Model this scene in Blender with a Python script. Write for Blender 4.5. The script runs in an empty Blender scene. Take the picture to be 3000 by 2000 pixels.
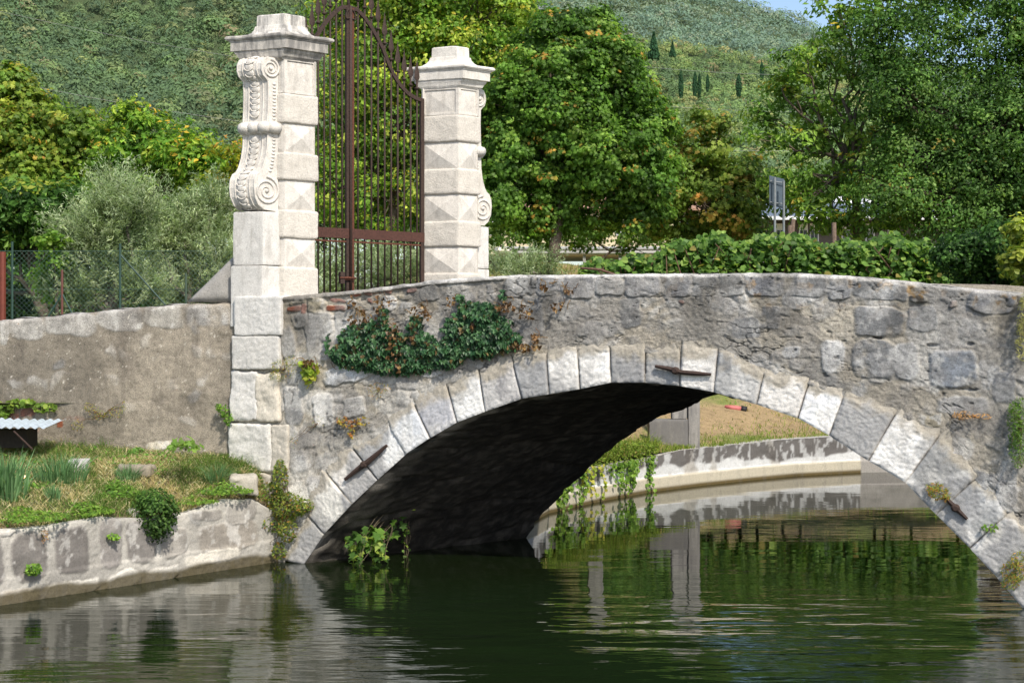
import bpy, math, random
import numpy as np
from mathutils import Vector
random.seed(7); RNG = np.random.default_rng(7)
S = bpy.context.scene; COL = S.collection
F = 4167.0; HY = 980.0; H = 2.9
# ------------------------------------------------------------------ geometry helpers
def P(x, y, D):
    return np.array([(x-1500.0)/F*D, D, H+(HY-y)/F*D])
def Wp(x, y):
    D = F*H/(y-HY); return np.array([(x-1500.0)/F*D, D])
class Plane:                      # a vertical plane through A (2D) with direction d (2D unit)
    def __init__(s, A, B):
        s.A = np.array(A, float); d = np.array(B, float)-s.A; s.d = d/np.linalg.norm(d)
        s.n = np.array([s.d[1], -s.d[0]])          # towards the camera when d points right
    def sz(s, x, y):
        k = (x-1500.0)/F
        # point (k*D, D) = A + t d
        D = (s.A[0]*s.d[1]-s.A[1]*s.d[0])/(k*s.d[1]-s.d[0])
        p = np.array([k*D, D]); t = (p-s.A) @ s.d
        return t, H+(HY-y)/F*D
    def pt(s, t, z, off=0.0):
        q = s.A+s.d*t+s.n*off
        return np.array([q[0], q[1], z])
# ------------------------------------------------------------------ numpy noise
def _h(ix, iy, iz, seed):
    n = (ix*374761393+iy*668265263+iz*2147483647+seed*1274126177) & 0xffffffff
    n = ((n ^ (n >> 13))*1274126177) & 0xffffffff
    n = ((n ^ (n >> 16))*2246822519) & 0xffffffff
    return ((n ^ (n >> 15)) & 0xffffff)/float(0xffffff)
def vnoise(x, y, z=0.0, seed=0):
    x = np.asarray(x, float); y = np.asarray(y, float); z = np.asarray(z, float)+0*x
    xi = np.floor(x).astype(np.int64); yi = np.floor(y).astype(np.int64); zi = np.floor(z).astype(np.int64)
    fx = x-xi; fy = y-yi; fz = z-zi
    fx = fx*fx*(3-2*fx); fy = fy*fy*(3-2*fy); fz = fz*fz*(3-2*fz)
    def L(a, b, t): return a+(b-a)*t
    c = [[[_h(xi+i, yi+j, zi+k, seed) for k in (0, 1)] for j in (0, 1)] for i in (0, 1)]
    return L(L(L(c[0][0][0], c[1][0][0], fx), L(c[0][1][0], c[1][1][0], fx), fy),
             L(L(c[0][0][1], c[1][0][1], fx), L(c[0][1][1], c[1][1][1], fx), fy), fz)
def fbm(x, y, z=0.0, seed=0, o=4):
    s = 0; a = .5; t = 0
    for i in range(o):
        s = s+a*vnoise(np.asarray(x)*2**i, np.asarray(y)*2**i, np.asarray(z)*2**i, seed+i*17); t += a; a *= .5
    return s/t
def voro(x, y, seed=0):
    xi = np.floor(x).astype(np.int64); yi = np.floor(y).astype(np.int64)
    d1 = np.full(x.shape, 9.); d2 = np.full(x.shape, 9.); cid = np.zeros(x.shape)
    for i in (-1, 0, 1):
        for j in (-1, 0, 1):
            cx = xi+i+.15+.7*_h(xi+i, yi+j, 0*xi, seed); cy = yi+j+.15+.7*_h(xi+i, yi+j, 0*xi+1, seed)
            d = np.hypot(x-cx, y-cy); r = _h(xi+i, yi+j, 0*xi+2, seed)
            m = d < d1
            d2 = np.where(m, d1, np.minimum(d2, d)); cid = np.where(m, r, cid); d1 = np.where(m, d, d1)
    return d1, d2, cid
def ss(a, b, x):
    t = np.clip((x-a)/(b-a), 0, 1); return t*t*(3-2*t)
def mix(a, b, t):
    return a+(np.asarray(b)-a)*t[..., None]
# ------------------------------------------------------------------ mesh building
def newmesh(name, V, Fs, mat, smooth=False, col=None, fcol=None):
    """Fs: list of (n,k) index arrays"""
    me = bpy.data.meshes.new(name); V = np.asarray(V, np.float32)
    me.vertices.add(len(V)); me.vertices.foreach_set('co', V.ravel())
    li = np.concatenate([f.ravel() for f in Fs]).astype(np.int32)
    tot = np.concatenate([np.full(len(f), f.shape[1]) for f in Fs]).astype(np.int32)
    st = np.concatenate([[0], np.cumsum(tot)[:-1]]).astype(np.int32)
    me.loops.add(len(li)); me.loops.foreach_set('vertex_index', li)
    me.polygons.add(len(tot)); me.polygons.foreach_set('loop_start', st); me.polygons.foreach_set('loop_total', tot)
    me.polygons.foreach_set('use_smooth', np.full(len(tot), smooth))
    me.update(calc_edges=True); me.validate()
    if col is not None:
        a = me.color_attributes.new('Col', 'FLOAT_COLOR', 'POINT')
        c = np.ones((len(V), 4), np.float32); c[:, :3] = col; a.data.foreach_set('color', c.ravel())
    if mat: me.materials.append(mat)
    return me
class MB:
    def __init__(s): s.V = []; s.F = []; s.C = []; s.n = 0
    def add(s, V, Fs, col=(1, 1, 1)):
        V = np.asarray(V, float)
        if not isinstance(Fs, list) or (Fs and not isinstance(Fs[0], np.ndarray)): Fs = [np.asarray(Fs)]
        for f in Fs: s.F.append(np.asarray(f)+s.n)
        s.V.append(V); c = np.asarray(col, float)
        s.C.append(np.broadcast_to(c, (len(V), 3)) if c.ndim == 1 else c); s.n += len(V)
        return s
    def poly(s, faces_pts, col=(1, 1, 1)):
        for f in faces_pts: s.add(np.array(f), [np.arange(len(f))[None, :]], col)
        return s
    def box(s, a, b, col=(1, 1, 1), ax=None):
        a = np.array(a, float); b = np.array(b, float)
        q = np.array([[x, y, z] for x in (0, 1) for y in (0, 1) for z in (0, 1)], float)
        V = a+q*(b-a)
        return s.add(V, BOXF, col)
    def obox(s, o, ea, eb, ec, col=(1, 1, 1)):
        q = np.array([[x, y, z] for x in (0, 1) for y in (0, 1) for z in (0, 1)], float)
        V = np.array(o)+q[:, :1]*np.array(ea)+q[:, 1:2]*np.array(eb)+q[:, 2:]*np.array(ec)
        return s.add(V, BOXF, col)
    def tube(s, pts, r, k=8, col=(1, 1, 1), cap=True):
        pts = np.array(pts, float); n = len(pts); r = np.broadcast_to(np.asarray(r, float), (n,))
        T = np.gradient(pts, axis=0); T /= np.linalg.norm(T, axis=1)[:, None]+1e-12
        ref = np.array([0, 0, 1.]) if abs(T[0][2]) < .9 else np.array([1., 0, 0])
        V = []
        A = np.cross(T[0], ref); A /= np.linalg.norm(A)
        for i in range(n):
            A = A-T[i]*(A@T[i]); A /= np.linalg.norm(A)+1e-12; B = np.cross(T[i], A)
            th = np.arange(k)*2*math.pi/k
            V.append(pts[i]+r[i]*(np.cos(th)[:, None]*A+np.sin(th)[:, None]*B))
        V = np.concatenate(V); i, j = np.meshgrid(np.arange(n-1), np.arange(k), indexing='ij')
        j2 = (j+1) % k
        Fq = np.stack([i*k+j, i*k+j2, (i+1)*k+j2, (i+1)*k+j], -1).reshape(-1, 4)
        Fs = [Fq]
        if cap: Fs += [np.arange(k)[::-1][None, :], (np.arange(k)+(n-1)*k)[None, :]]
        return s.add(V, Fs, col)
    def lathe(s, prof, c, k=16, col=(1, 1, 1), axes=None):
        """prof [(r,h)] around axis"""
        A, B, C_ = axes if axes else (np.array([1, 0, 0.]), np.array([0, 1, 0.]), np.array([0, 0, 1.]))
        th = np.arange(k)*2*math.pi/k; V = []
        for r, h in prof: V.append(np.array(c)+r*(np.cos(th)[:, None]*A+np.sin(th)[:, None]*B)+h*C_)
        n = len(prof); V = np.concatenate(V)
        i, j = np.meshgrid(np.arange(n-1), np.arange(k), indexing='ij'); j2 = (j+1) % k
        return s.add(V, [np.stack([i*k+j, i*k+j2, (i+1)*k+j2, (i+1)*k+j], -1).reshape(-1, 4)], col)
    def sphere(s, c, rad, k=12, m=8, col=(1, 1, 1), basis=None):
        B = np.eye(3) if basis is None else np.array(basis)
        rad = np.broadcast_to(np.asarray(rad, float), (3,)); V = []
        for i in range(m+1):
            ph = math.pi*i/m
            for j in range(k):
                th = 2*math.pi*j/k
                l = np.array([math.sin(ph)*math.cos(th), math.sin(ph)*math.sin(th), math.cos(ph)])*rad
                V.append(np.array(c)+l@B)
        i, j = np.meshgrid(np.arange(m), np.arange(k), indexing='ij'); j2 = (j+1) % k
        return s.add(V, [np.stack([i*k+j, (i+1)*k+j, (i+1)*k+j2, i*k+j2], -1).reshape(-1, 4)], col)
    def block(s, o, ea, eb, ec, res=.03, r=.02, amp=.006, fr=6., seed=0, col=(1, 1, 1), fine=0.0):
        """rounded rough stone: corner o, edge vectors ea eb ec"""
        o = np.array(o, float); E = [np.array(e, float) for e in (ea, eb, ec)]; L = np.array([np.linalg.norm(e) for e in E])
        U = np.array([e/l for e, l in zip(E, L)])
        cen = L/2
        for ax in range(3):
            a, b = [i for i in range(3) if i != ax]
            na = max(2, int(L[a]/res)+1); nb = max(2, int(L[b]/res)+1)
            ua = np.linspace(0, 1, na+1); ub = np.linspace(0, 1, nb+1)
            for side in (0, 1):
                g = np.zeros((na+1, nb+1, 3)); g[..., a] = (ua*L[a])[:, None]; g[..., b] = (ub*L[b])[None, :]; g[..., ax] = side*L[ax]
                q = g.reshape(-1, 3); rr = min(r, L.min()*.45)
                inn = np.clip(q, rr, L-rr); d = q-inn; nn = np.linalg.norm(d, axis=1)[:, None]
                q = inn+np.where(nn > 1e-9, d/np.maximum(nn, 1e-9)*rr, 0)
                Wq = o+q@U
                dv = np.stack([fbm(Wq[:, 0]*fr, Wq[:, 1]*fr, Wq[:, 2]*fr, seed+11*i, 3)-.5 for i in range(3)], -1)
                Wq = Wq+dv*amp*2
                if fine: Wq = Wq+((q-cen)/np.linalg.norm(q-cen, axis=1)[:, None])@U*fine*(fbm(Wq[:, 0]*40, Wq[:, 1]*40, Wq[:, 2]*40, seed, 2)-.5)[:, None]*2
                i, j = np.meshgrid(np.arange(na), np.arange(nb), indexing='ij'); k = nb+1
                f = np.stack([i*k+j, (i+1)*k+j, (i+1)*k+j+1, i*k+j+1], -1).reshape(-1, 4)
                flip = (side == 0) ^ (ax == 1)
                det = np.linalg.det(U) < 0
                if flip ^ det: f = f[:, ::-1]
                s.add(Wq, [f], col)
        return s
    def obj(s, name, mat, parent=None, smooth=False):
        V = np.concatenate(s.V); 
        if parent is not None: V = V-np.array(WL(parent))
        me = newmesh(name, V, s.F, mat, smooth, np.concatenate(s.C))
        return link(name, me, parent)
BOXF = [np.array([[0, 1, 3, 2], [4, 6, 7, 5], [0, 4, 5, 1], [2, 3, 7, 6], [0, 2, 6, 4], [1, 5, 7, 3]])]
def WL(o):
    l = np.zeros(3)
    while o is not None: l = l+np.array(o.location); o = o.parent
    return l
def link(name, me, parent=None):
    o = bpy.data.objects.new(name, me); COL.objects.link(o)
    if parent is not None: o.parent = parent
    return o
def thing(name, label, cat, loc, group=None):
    o = bpy.data.objects.new(name, None); COL.objects.link(o); o.location = [float(v) for v in loc]
    o.empty_display_size = .2
    return tag(o, label, cat, group)
def tag(o, label, cat, group=None, kind=None):
    o['label'] = label; o['category'] = cat
    if group: o['group'] = group
    if kind: o['kind'] = kind
    return o
def setting(o, label=None):
    o['kind'] = 'structure'
    if label: o['label'] = label
    return o
def grid_faces(nr, nc):
    i, j = np.meshgrid(np.arange(nr-1), np.arange(nc-1), indexing='ij')
    return np.stack([i*nc+j, i*nc+j+1, (i+1)*nc+j+1, (i+1)*nc+j], -1).reshape(-1, 4)
# ------------------------------------------------------------------ materials
def nmat(name):
    m = bpy.data.materials.new(name); m.use_nodes = True; nt = m.node_tree
    return m, nt, nt.nodes['Principled BSDF'], nt.nodes, nt.links
def noise(nt, vec, scale, detail=4, rough=.6):
    n = nt.nodes.new('ShaderNodeTexNoise'); n.inputs['Scale'].default_value = scale
    n.inputs['Detail'].default_value = detail; n.inputs['Roughness'].default_value = rough
    nt.links.new(vec, n.inputs['Vector']); return n.outputs['Fac']
def ramp(nt, fac, stops):
    r = nt.nodes.new('ShaderNodeValToRGB'); e = r.color_ramp.elements
    while len(e) < len(stops): e.new(.5)
    for el, (p, c) in zip(e, stops):
        el.position = p; el.color = tuple(c)+(1,) if hasattr(c, '__len__') else (c, c, c, 1)
    nt.links.new(fac, r.inputs[0]); return r.outputs[0]
def mixc(nt, mode, fac, a, b):
    n = nt.nodes.new('ShaderNodeMix'); n.data_type = 'RGBA'; n.blend_type = mode
    for sock, v in ((n.inputs[0], fac), (n.inputs[6], a), (n.inputs[7], b)):
        if isinstance(v, (int, float)): sock.default_value = v
        elif isinstance(v, tuple): sock.default_value = v+(1,)
        else: nt.links.new(v, sock)
    return n.outputs[2]
def geopos(nt, scale=None):
    g = nt.nodes.new('ShaderNodeNewGeometry').outputs['Position']
    if scale:
        m = nt.nodes.new('ShaderNodeVectorMath'); m.operation = 'MULTIPLY'; m.inputs[1].default_value = scale
        nt.links.new(g, m.inputs[0]); return m.outputs[0]
    return g
def bump(nt, h, strength, dist, prev=None):
    b = nt.nodes.new('ShaderNodeBump'); b.inputs['Strength'].default_value = strength; b.inputs['Distance'].default_value = dist
    nt.links.new(h, b.inputs['Height'])
    if prev: nt.links.new(prev, b.inputs['Normal'])
    return b.outputs[0]
def attr(nt, n='Col'):
    a = nt.nodes.new('ShaderNodeAttribute'); a.attribute_name = n; return a.outputs['Color']
def stone_mat(name, rough=.9, v=.35, sp=(25, 110), bd=(.012, .004), grime=0.0, grimecol=(.10, .09, .08), gth=.52):
    m, nt, b, N, L = nmat(name); p = geopos(nt)
    c = attr(nt)
    c = mixc(nt, 'MULTIPLY', 1.0, c, ramp(nt, noise(nt, p, sp[0], 5, .65), [(.25, 1-v), (.5, 1.0), (.75, 1+v*.4)]))
    c = mixc(nt, 'MULTIPLY', .8, c, ramp(nt, noise(nt, p, sp[1], 3, .7), [(.3, 1-v*1.2), (.5, 1.0), (.7, 1+v*.3)]))
    c = mixc(nt, 'MULTIPLY', .7, c, ramp(nt, noise(nt, p, sp[1]*1.7, 2, .6), [(.38, 1-v*1.3), (.5, 1.0), (.62, 1+v*.7)]))
    pit = ramp(nt, noise(nt, p, 48, 4, .7), [(.32, .45), (.40, 1.0)]); c = mixc(nt, 'MULTIPLY', .5, c, pit)
    if grime:
        st = noise(nt, geopos(nt, (9, 9, 1.6)), 1.0, 6, .7)
        c = mixc(nt, 'MIX', ramp(nt, st, [(gth, 0.0), (gth+.18, grime)]), c, grimecol)
        st2 = noise(nt, p, 2.2, 6, .75)
        c = mixc(nt, 'MIX', ramp(nt, st2, [(.55, 0.0), (.75, grime*.8)]), c, grimecol)
    L.new(c, b.inputs['Base Color']); b.inputs['Roughness'].default_value = rough
    b.inputs['Specular IOR Level'].default_value = .25
    n1 = bump(nt, noise(nt, p, sp[0], 6, .7), .8, bd[0]); n2 = bump(nt, noise(nt, p, sp[1], 4, .7), .7, bd[1], n1)
    L.new(n2, b.inputs['Normal']); return m
def leaf_mat(name, trans=.55, rough=.5, spec=.3, gain=2.3, tint=(1.18, 1.0, .85)):
    m, nt, b, N, L = nmat(name); c = mixc(nt, 'MULTIPLY', 1.0, attr(nt), (gain*tint[0], gain*tint[1], gain*tint[2]))
    L.new(c, b.inputs['Base Color']); b.inputs['Roughness'].default_value = rough; b.inputs['Specular IOR Level'].default_value = spec
    t = N.new('ShaderNodeBsdfTranslucent'); c2 = mixc(nt, 'MULTIPLY', 1.0, c, (1.15, 1.2, .7)); L.new(c2, t.inputs[0])
    ms = N.new('ShaderNodeMixShader'); ms.inputs[0].default_value = trans
    L.new(b.outputs[0], ms.inputs[1]); L.new(t.outputs[0], ms.inputs[2]); L.new(ms.outputs[0], N['Material Output'].inputs[0]); return m
def flat_mat(name, rough=.7, v=.15, sc=30, metal=0.0, bd=.002, spec=.4):
    m, nt, b, N, L = nmat(name); p = geopos(nt)
    c = mixc(nt, 'MULTIPLY', 1.0, attr(nt), ramp(nt, noise(nt, p, sc, 5, .65), [(.3, 1-v*1.6), (.5, 1.0), (.7, 1+v)]))
    L.new(c, b.inputs['Base Color']); b.inputs['Roughness'].default_value = rough; b.inputs['Metallic'].default_value = metal
    b.inputs['Specular IOR Level'].default_value = spec
    if bd: L.new(bump(nt, noise(nt, p, sc*2, 4), .6, bd), b.inputs['Normal'])
    return m
M_WALL = stone_mat('weathered_masonry', v=.40, sp=(30, 120), bd=(.009, .007), grime=.16, grimecol=(.15, .13, .105))
M_RING = stone_mat('arch_limestone', v=.24, sp=(38, 110), bd=(.006, .004), grime=.26, grimecol=(.15, .145, .14))
M_PILL = stone_mat('white_limestone', v=.2, sp=(10, 80), bd=(.006, .004), grime=.45, grimecol=(.28, .255, .22), gth=.50)
M_CAP = stone_mat('stained_limestone', v=.2, sp=(16, 90), bd=(.005, .003), grime=.8, grimecol=(.15, .145, .14), gth=.40)
M_BLOCK = stone_mat('bush_hammered_limestone', v=.2, sp=(42, 110), bd=(.016, .004), grime=.30, grimecol=(.32, .29, .25))
M_STUCCO = stone_mat('old_stucco', v=.42, sp=(7, 70), bd=(.012, .008), grime=.45, grimecol=(.12, .105, .085))
M_IRON = flat_mat('rusty_iron', .75, .35, 45, 0.0, .002, .3)
M_GROUND = stone_mat('soil', v=.4, sp=(5, 40), bd=(.05, .02))
M_LEAF = leaf_mat('foliage'); M_IVY = leaf_mat('ivy_leaf', .12, .45, .3, 1.15, (1.05, 1, .95)); M_BARK = stone_mat('bark', v=.4, sp=(12, 50), bd=(.03, .01))
M_GRASS = leaf_mat('grass_blades', .35, .7, .12, 1.5, (1.0, 1.04, .95))
M_FAR = leaf_mat('far_foliage', .25, .9, .03, 1.85, (1.02, 1.0, .95)); M_PAINT = flat_mat('painted_surface', .6, .1, 10); M_ZINC = flat_mat('galvanised_steel', .45, .15, 14, .3)
M_BRICKWOOD = flat_mat('old_wood', .85, .3, 25, 0, .005)
m, nt, b, N_, L_ = nmat('window_glass'); b.inputs['Base Color'].default_value = (.03, .04, .05, 1); b.inputs['Roughness'].default_value = .08
L_.new(ramp(nt, noise(nt, geopos(nt), .8), [(.3, (.02, .03, .04)), (.7, (.07, .09, .11))]), b.inputs['Base Color']); M_GLASS = m
# ------------------------------------------------------------------ leaves
SH = {
 'diamond': np.array([[0, -1], [.5, -.1], [0, 1], [-.5, -.1]], float),
 'slim': np.array([[0, -1], [.17, 0], [0, 1], [-.17, 0]], float),
 'oval': np.array([[0, -1], [.45, -.5], [.5, .2], [0, 1], [-.5, .2], [-.45, -.5]], float),
 'round': np.array([[0, -.75], [.55, -.85], [.92, -.25], [.75, .4], [0, .95], [-.75, .4], [-.92, -.25], [-.55, -.85]], float),
 'ivy': np.array([[0, -.7], [.45, -.75], [.9, -.2], [.42, .1], [.4, .45], [0, 1], [-.4, .45], [-.42, .1], [-.9, -.2], [-.45, -.75]], float),
 'lobed': np.array([[0, -1], [.75, -.55], [.45, -.1], [.95, .35], [.3, .35], [0, 1], [-.3, .35], [-.95, .35], [-.45, -.1], [-.75, -.55]], float),
}
def leaves(mb, C, N, size, shape, col, up=None, fold=.25):
    n = len(C)
    if n == 0: return
    sh = SH[shape]; k = len(sh)
    N = N/(np.linalg.norm(N, axis=1)[:, None]+1e-9)
    R = RNG.normal(size=(n, 3)) if up is None else up+RNG.normal(size=(n, 3))*.25
    A = R-N*(R*N).sum(1)[:, None]; A /= np.linalg.norm(A, axis=1)[:, None]+1e-9; B = np.cross(N, A)
    size = np.broadcast_to(size, (n,))
    f = fold*(np.abs(sh[:, 0])-.2)-.15*sh[:, 1]**2
    V = C[:, None, :]+size[:, None, None]*.5*(sh[None, :, 1:2]*A[:, None, :]+sh[None, :, 0:1]*B[:, None, :]+f[None, :, None]*N[:, None, :])
    mb.add(V.reshape(-1, 3), [np.arange(n*k).reshape(n, k)], np.repeat(np.clip(col, 0, 1), k, axis=0))
def palette(n, cols, w, var=.2):
    cols = np.array(cols); i = RNG.choice(len(cols), n, p=np.array(w)/sum(w))
    return cols[i]*(1+RNG.normal(size=(n, 1))*var)
G_DEEP = (.030, .075, .012); G_MID = (.055, .125, .018); G_LITE = (.105, .19, .03); G_YEL = (.22, .24, .03)
ORANGE = (.24, .15, .04); BROWN = (.20, .10, .03); OLIVE = (.24, .29, .13); OLIVE2 = (.14, .19, .06); PINE = (.02, .05, .02)
def crown(mb, lobes, D, leafsize, shape, cols, w, nclump=60, nleaf=45, clump=.35, depth=1.0, tipcols=None, tipp=0, shell=.55, upw=.5):
    """lobes: (x,y,rx,ry) in the photograph's measure at distance D -> ellipsoids in the world; returns clump centres"""
    tips = []
    for lb in lobes:
        x, y, rx, ry = lb[:4]; dd = lb[4] if len(lb) > 4 else RNG.uniform(-1, 1)*depth*.5
        c = P(x, y, D+dd); k = (D+dd)/F; R = np.array([rx*k, (rx+ry)*.5*k*depth, ry*k])
        n = int(nclump*(rx*ry)/(100*100.)*(1))+4
        d = RNG.normal(size=(n, 3)); d /= np.linalg.norm(d, axis=1)[:, None]
        rad = shell+(1.14-shell)*RNG.uniform(size=(n, 1))**.75
        cc = c+d*R*rad; cr = clump*RNG.uniform(.6, 1.3, size=n)
        tips += [(c, q) for q in cc[:max(3, n//5)]]
        m = nleaf; g = RNG.normal(size=(n, m, 3)); g /= np.linalg.norm(g, axis=2)[..., None]
        g *= RNG.uniform(size=(n, m, 1))**.45
        pos = cc[:, None, :]+g*cr[:, None, None]*np.array([1.15, 1.15, .75])
        nor = (d*R/R.max())[:, None, :]*.8+g*.9+np.array([0, 0, upw])+RNG.normal(size=(n, m, 3))*.45
        cb = palette(n, cols, w, .16)
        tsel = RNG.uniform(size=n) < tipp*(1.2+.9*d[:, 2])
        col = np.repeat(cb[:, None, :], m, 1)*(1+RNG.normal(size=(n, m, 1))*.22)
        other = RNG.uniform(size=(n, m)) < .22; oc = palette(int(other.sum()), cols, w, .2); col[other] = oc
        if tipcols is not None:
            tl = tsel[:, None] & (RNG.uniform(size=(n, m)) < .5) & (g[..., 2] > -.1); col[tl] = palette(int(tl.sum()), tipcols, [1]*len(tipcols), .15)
        col = col*(.72+.45*np.clip(rad[:, None, :]*1.0, 0, 1))  # inner leaves coloured darker: shade inside the crown put into the colour
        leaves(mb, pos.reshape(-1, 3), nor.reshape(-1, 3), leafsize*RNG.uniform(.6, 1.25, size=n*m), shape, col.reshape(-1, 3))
    return tips
def branchline(a, b, n=6, wob=.12, sag=.1):
    t = np.linspace(0, 1, n)[:, None]; d = np.linalg.norm(np.array(b)-a)
    p = np.array(a)*(1-t)+np.array(b)*t; w = RNG.normal(size=(n, 3))*wob*d*.25; w[0] = 0; w[-1] = 0
    p = p+w; p[:, 2] += np.sin(t[:, 0]*math.pi)*sag*d*.3; return p
def tree(name, label, D, base, lobes, leafsize=.16, shape='oval', cols=(G_DEEP, G_MID, G_LITE), w=(2, 3, 1), trunk_r=.16, group=None,
         nclump=60, nleaf=45, clump=.35, depth=1.0, tipcols=None, tipp=0, cat='tree', bark=(.14, .11, .085), shell=.55, twigs=True, upw=.5, fork=None, extra=None):
    b = P(base[0], base[1], D); th = thing(name, label, cat, b, group)
    mb = MB(); tips = crown(mb, lobes, D, leafsize, shape, cols, w, nclump, nleaf, clump, depth, tipcols, tipp, shell, upw)
    if extra: extra(mb)
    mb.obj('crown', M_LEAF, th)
    tb = MB(); f = P(fork[0], fork[1]+90, D) if fork else P(base[0]*.6+np.mean([l[0] for l in lobes])*.4, base[1]-.35*(base[1]-min(l[1] for l in lobes)), D)
    tb.tube(branchline(b, f, 6, .05, 0), np.linspace(trunk_r, trunk_r*.65, 6), 9, bark)
    seen = {}
    for c, q in tips:
        key = tuple(np.round(c, 3))
        if key not in seen:
            seen[key] = branchline(f+(b-f)*RNG.uniform(-.22, .22), c, 7, .16, .1); tb.tube(seen[key], np.linspace(trunk_r*.36, trunk_r*.12, 7), 6, bark)
        if twigs: st = seen[key][RNG.integers(3, 7)]; tb.tube(branchline(st, q, 5, .15, .1), np.linspace(trunk_r*.14, trunk_r*.035, 5), 4, bark, False)
    tb.obj('trunk', M_BARK, th, True)
    return th
# ------------------------------------------------------------------ camera, light, world
cd = bpy.data.cameras.new('camera'); cam = bpy.data.objects.new('camera', cd); COL.objects.link(cam); S.camera = cam
cam.location = (0, 0, H); cam.rotation_euler = (math.radians(90), 0, 0); cd.lens = F/3000*36; cd.sensor_width = 36
cd.shift_y = -(1000-HY)/3000; cd.clip_end = 6000; cd.clip_start = .1
SUN_EL = 48; az = math.atan2(.46, -.888)
sd = bpy.data.lights.new('sun', 'SUN'); sun = bpy.data.objects.new('sun', sd); COL.objects.link(sun)
sdir = Vector((math.sin(az)*math.cos(math.radians(SUN_EL)), math.cos(az)*math.cos(math.radians(SUN_EL)), math.sin(math.radians(SUN_EL))))
sun.rotation_euler = sdir.to_track_quat('Z', 'Y').to_euler(); sd.energy = 5.0; sd.angle = math.radians(2.0); sd.color = (1, .93, .82)
w = bpy.data.worlds.new('World'); S.world = w; w.use_nodes = True; nt = w.node_tree
sk = nt.nodes.new('ShaderNodeTexSky'); sk.sky_type = 'NISHITA'; sk.sun_disc = False; sk.sun_elevation = math.radians(SUN_EL); sk.sun_rotation = az
sk.air_density = 1.0; sk.dust_density = 1.8
nt.links.new(sk.outputs[0], nt.nodes['Background'].inputs[0]); nt.nodes['Background'].inputs[1].default_value = .21
S.view_settings.view_transform = 'Standard'; S.view_settings.look = 'None'; S.view_settings.exposure = 0

# ================================================================== BRIDGE
A0 = Wp(893, 1649); B0 = Wp(3000, 1779); BP = Plane(A0, B0); U2 = BP.d
U = np.array([U2[0], U2[1], 0]); NB = np.array([BP.n[0], BP.n[1], 0])
FAR0 = Wp(1530, 1575); Wv = np.array([FAR0[0]-A0[0], FAR0[1]-A0[1], 0]); V = Wv/np.linalg.norm(Wv)
Z = np.array([0, 0, 1.])
inner = [(891, 1654), (951, 1563), (1033, 1475), (1106, 1405), (1192, 1328), (1260, 1283), (1339, 1237), (1422, 1205), (1531, 1167), (1610, 1154), (1699, 1139), (1791, 1120), (1890, 1120), (1992, 1130), (2092, 1148), (2217, 1184), (2337, 1224), (2430, 1275), (2545, 1349), (2653, 1412), (2742, 1505), (2842, 1605), (2921, 1690), (3000, 1783), (3070, 1870)]
outer = [(826, 1640), (895, 1500), (945, 1372), (1022, 1300), (1137, 1237), (1205, 1167), (1307, 1122), (1403, 1084), (1499, 1044), (1601, 1028), (1690, 1000), (1786, 1000), (1890, 1008), (1996, 1008), (2105, 1018), (2242, 1070), (2375, 1099), (2481, 1135), (2634, 1193), (2760, 1265), (2870, 1390), (2966, 1492), (3075, 1590), (3175, 1690), (3260, 1790)]
IN = np.array([BP.sz(*p) for p in inner]); OU = np.array([BP.sz(*p) for p in outer])
bridge = thing('stone_bridge', 'hump-backed grey stone bridge with one low arch over the canal', 'bridge', BP.pt(0, 0))
top_px = [(640, 872), (845, 868), (1060, 848), (1270, 822), (1480, 806), (1750, 803), (2000, 801), (2200, 800), (2400, 803), (2550, 813), (2700, 829), (2850, 845), (3000, 858), (3300, 885), (3700, 925)]
TP = np.array([BP.sz(*p) for p in top_px])
def topz(s): return np.interp(s, TP[:, 0], TP[:, 1])
GREY = (.25, .25, .245); LGREY = (.41, .395, .365); WHITE = (.74, .72, .68); CREAM = (.60, .54, .44); DARK = (.16, .155, .15); BRICK = (.32, .11, .065); BUFF = (.34, .30, .22); MORT = (.40, .36, .29)
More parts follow.
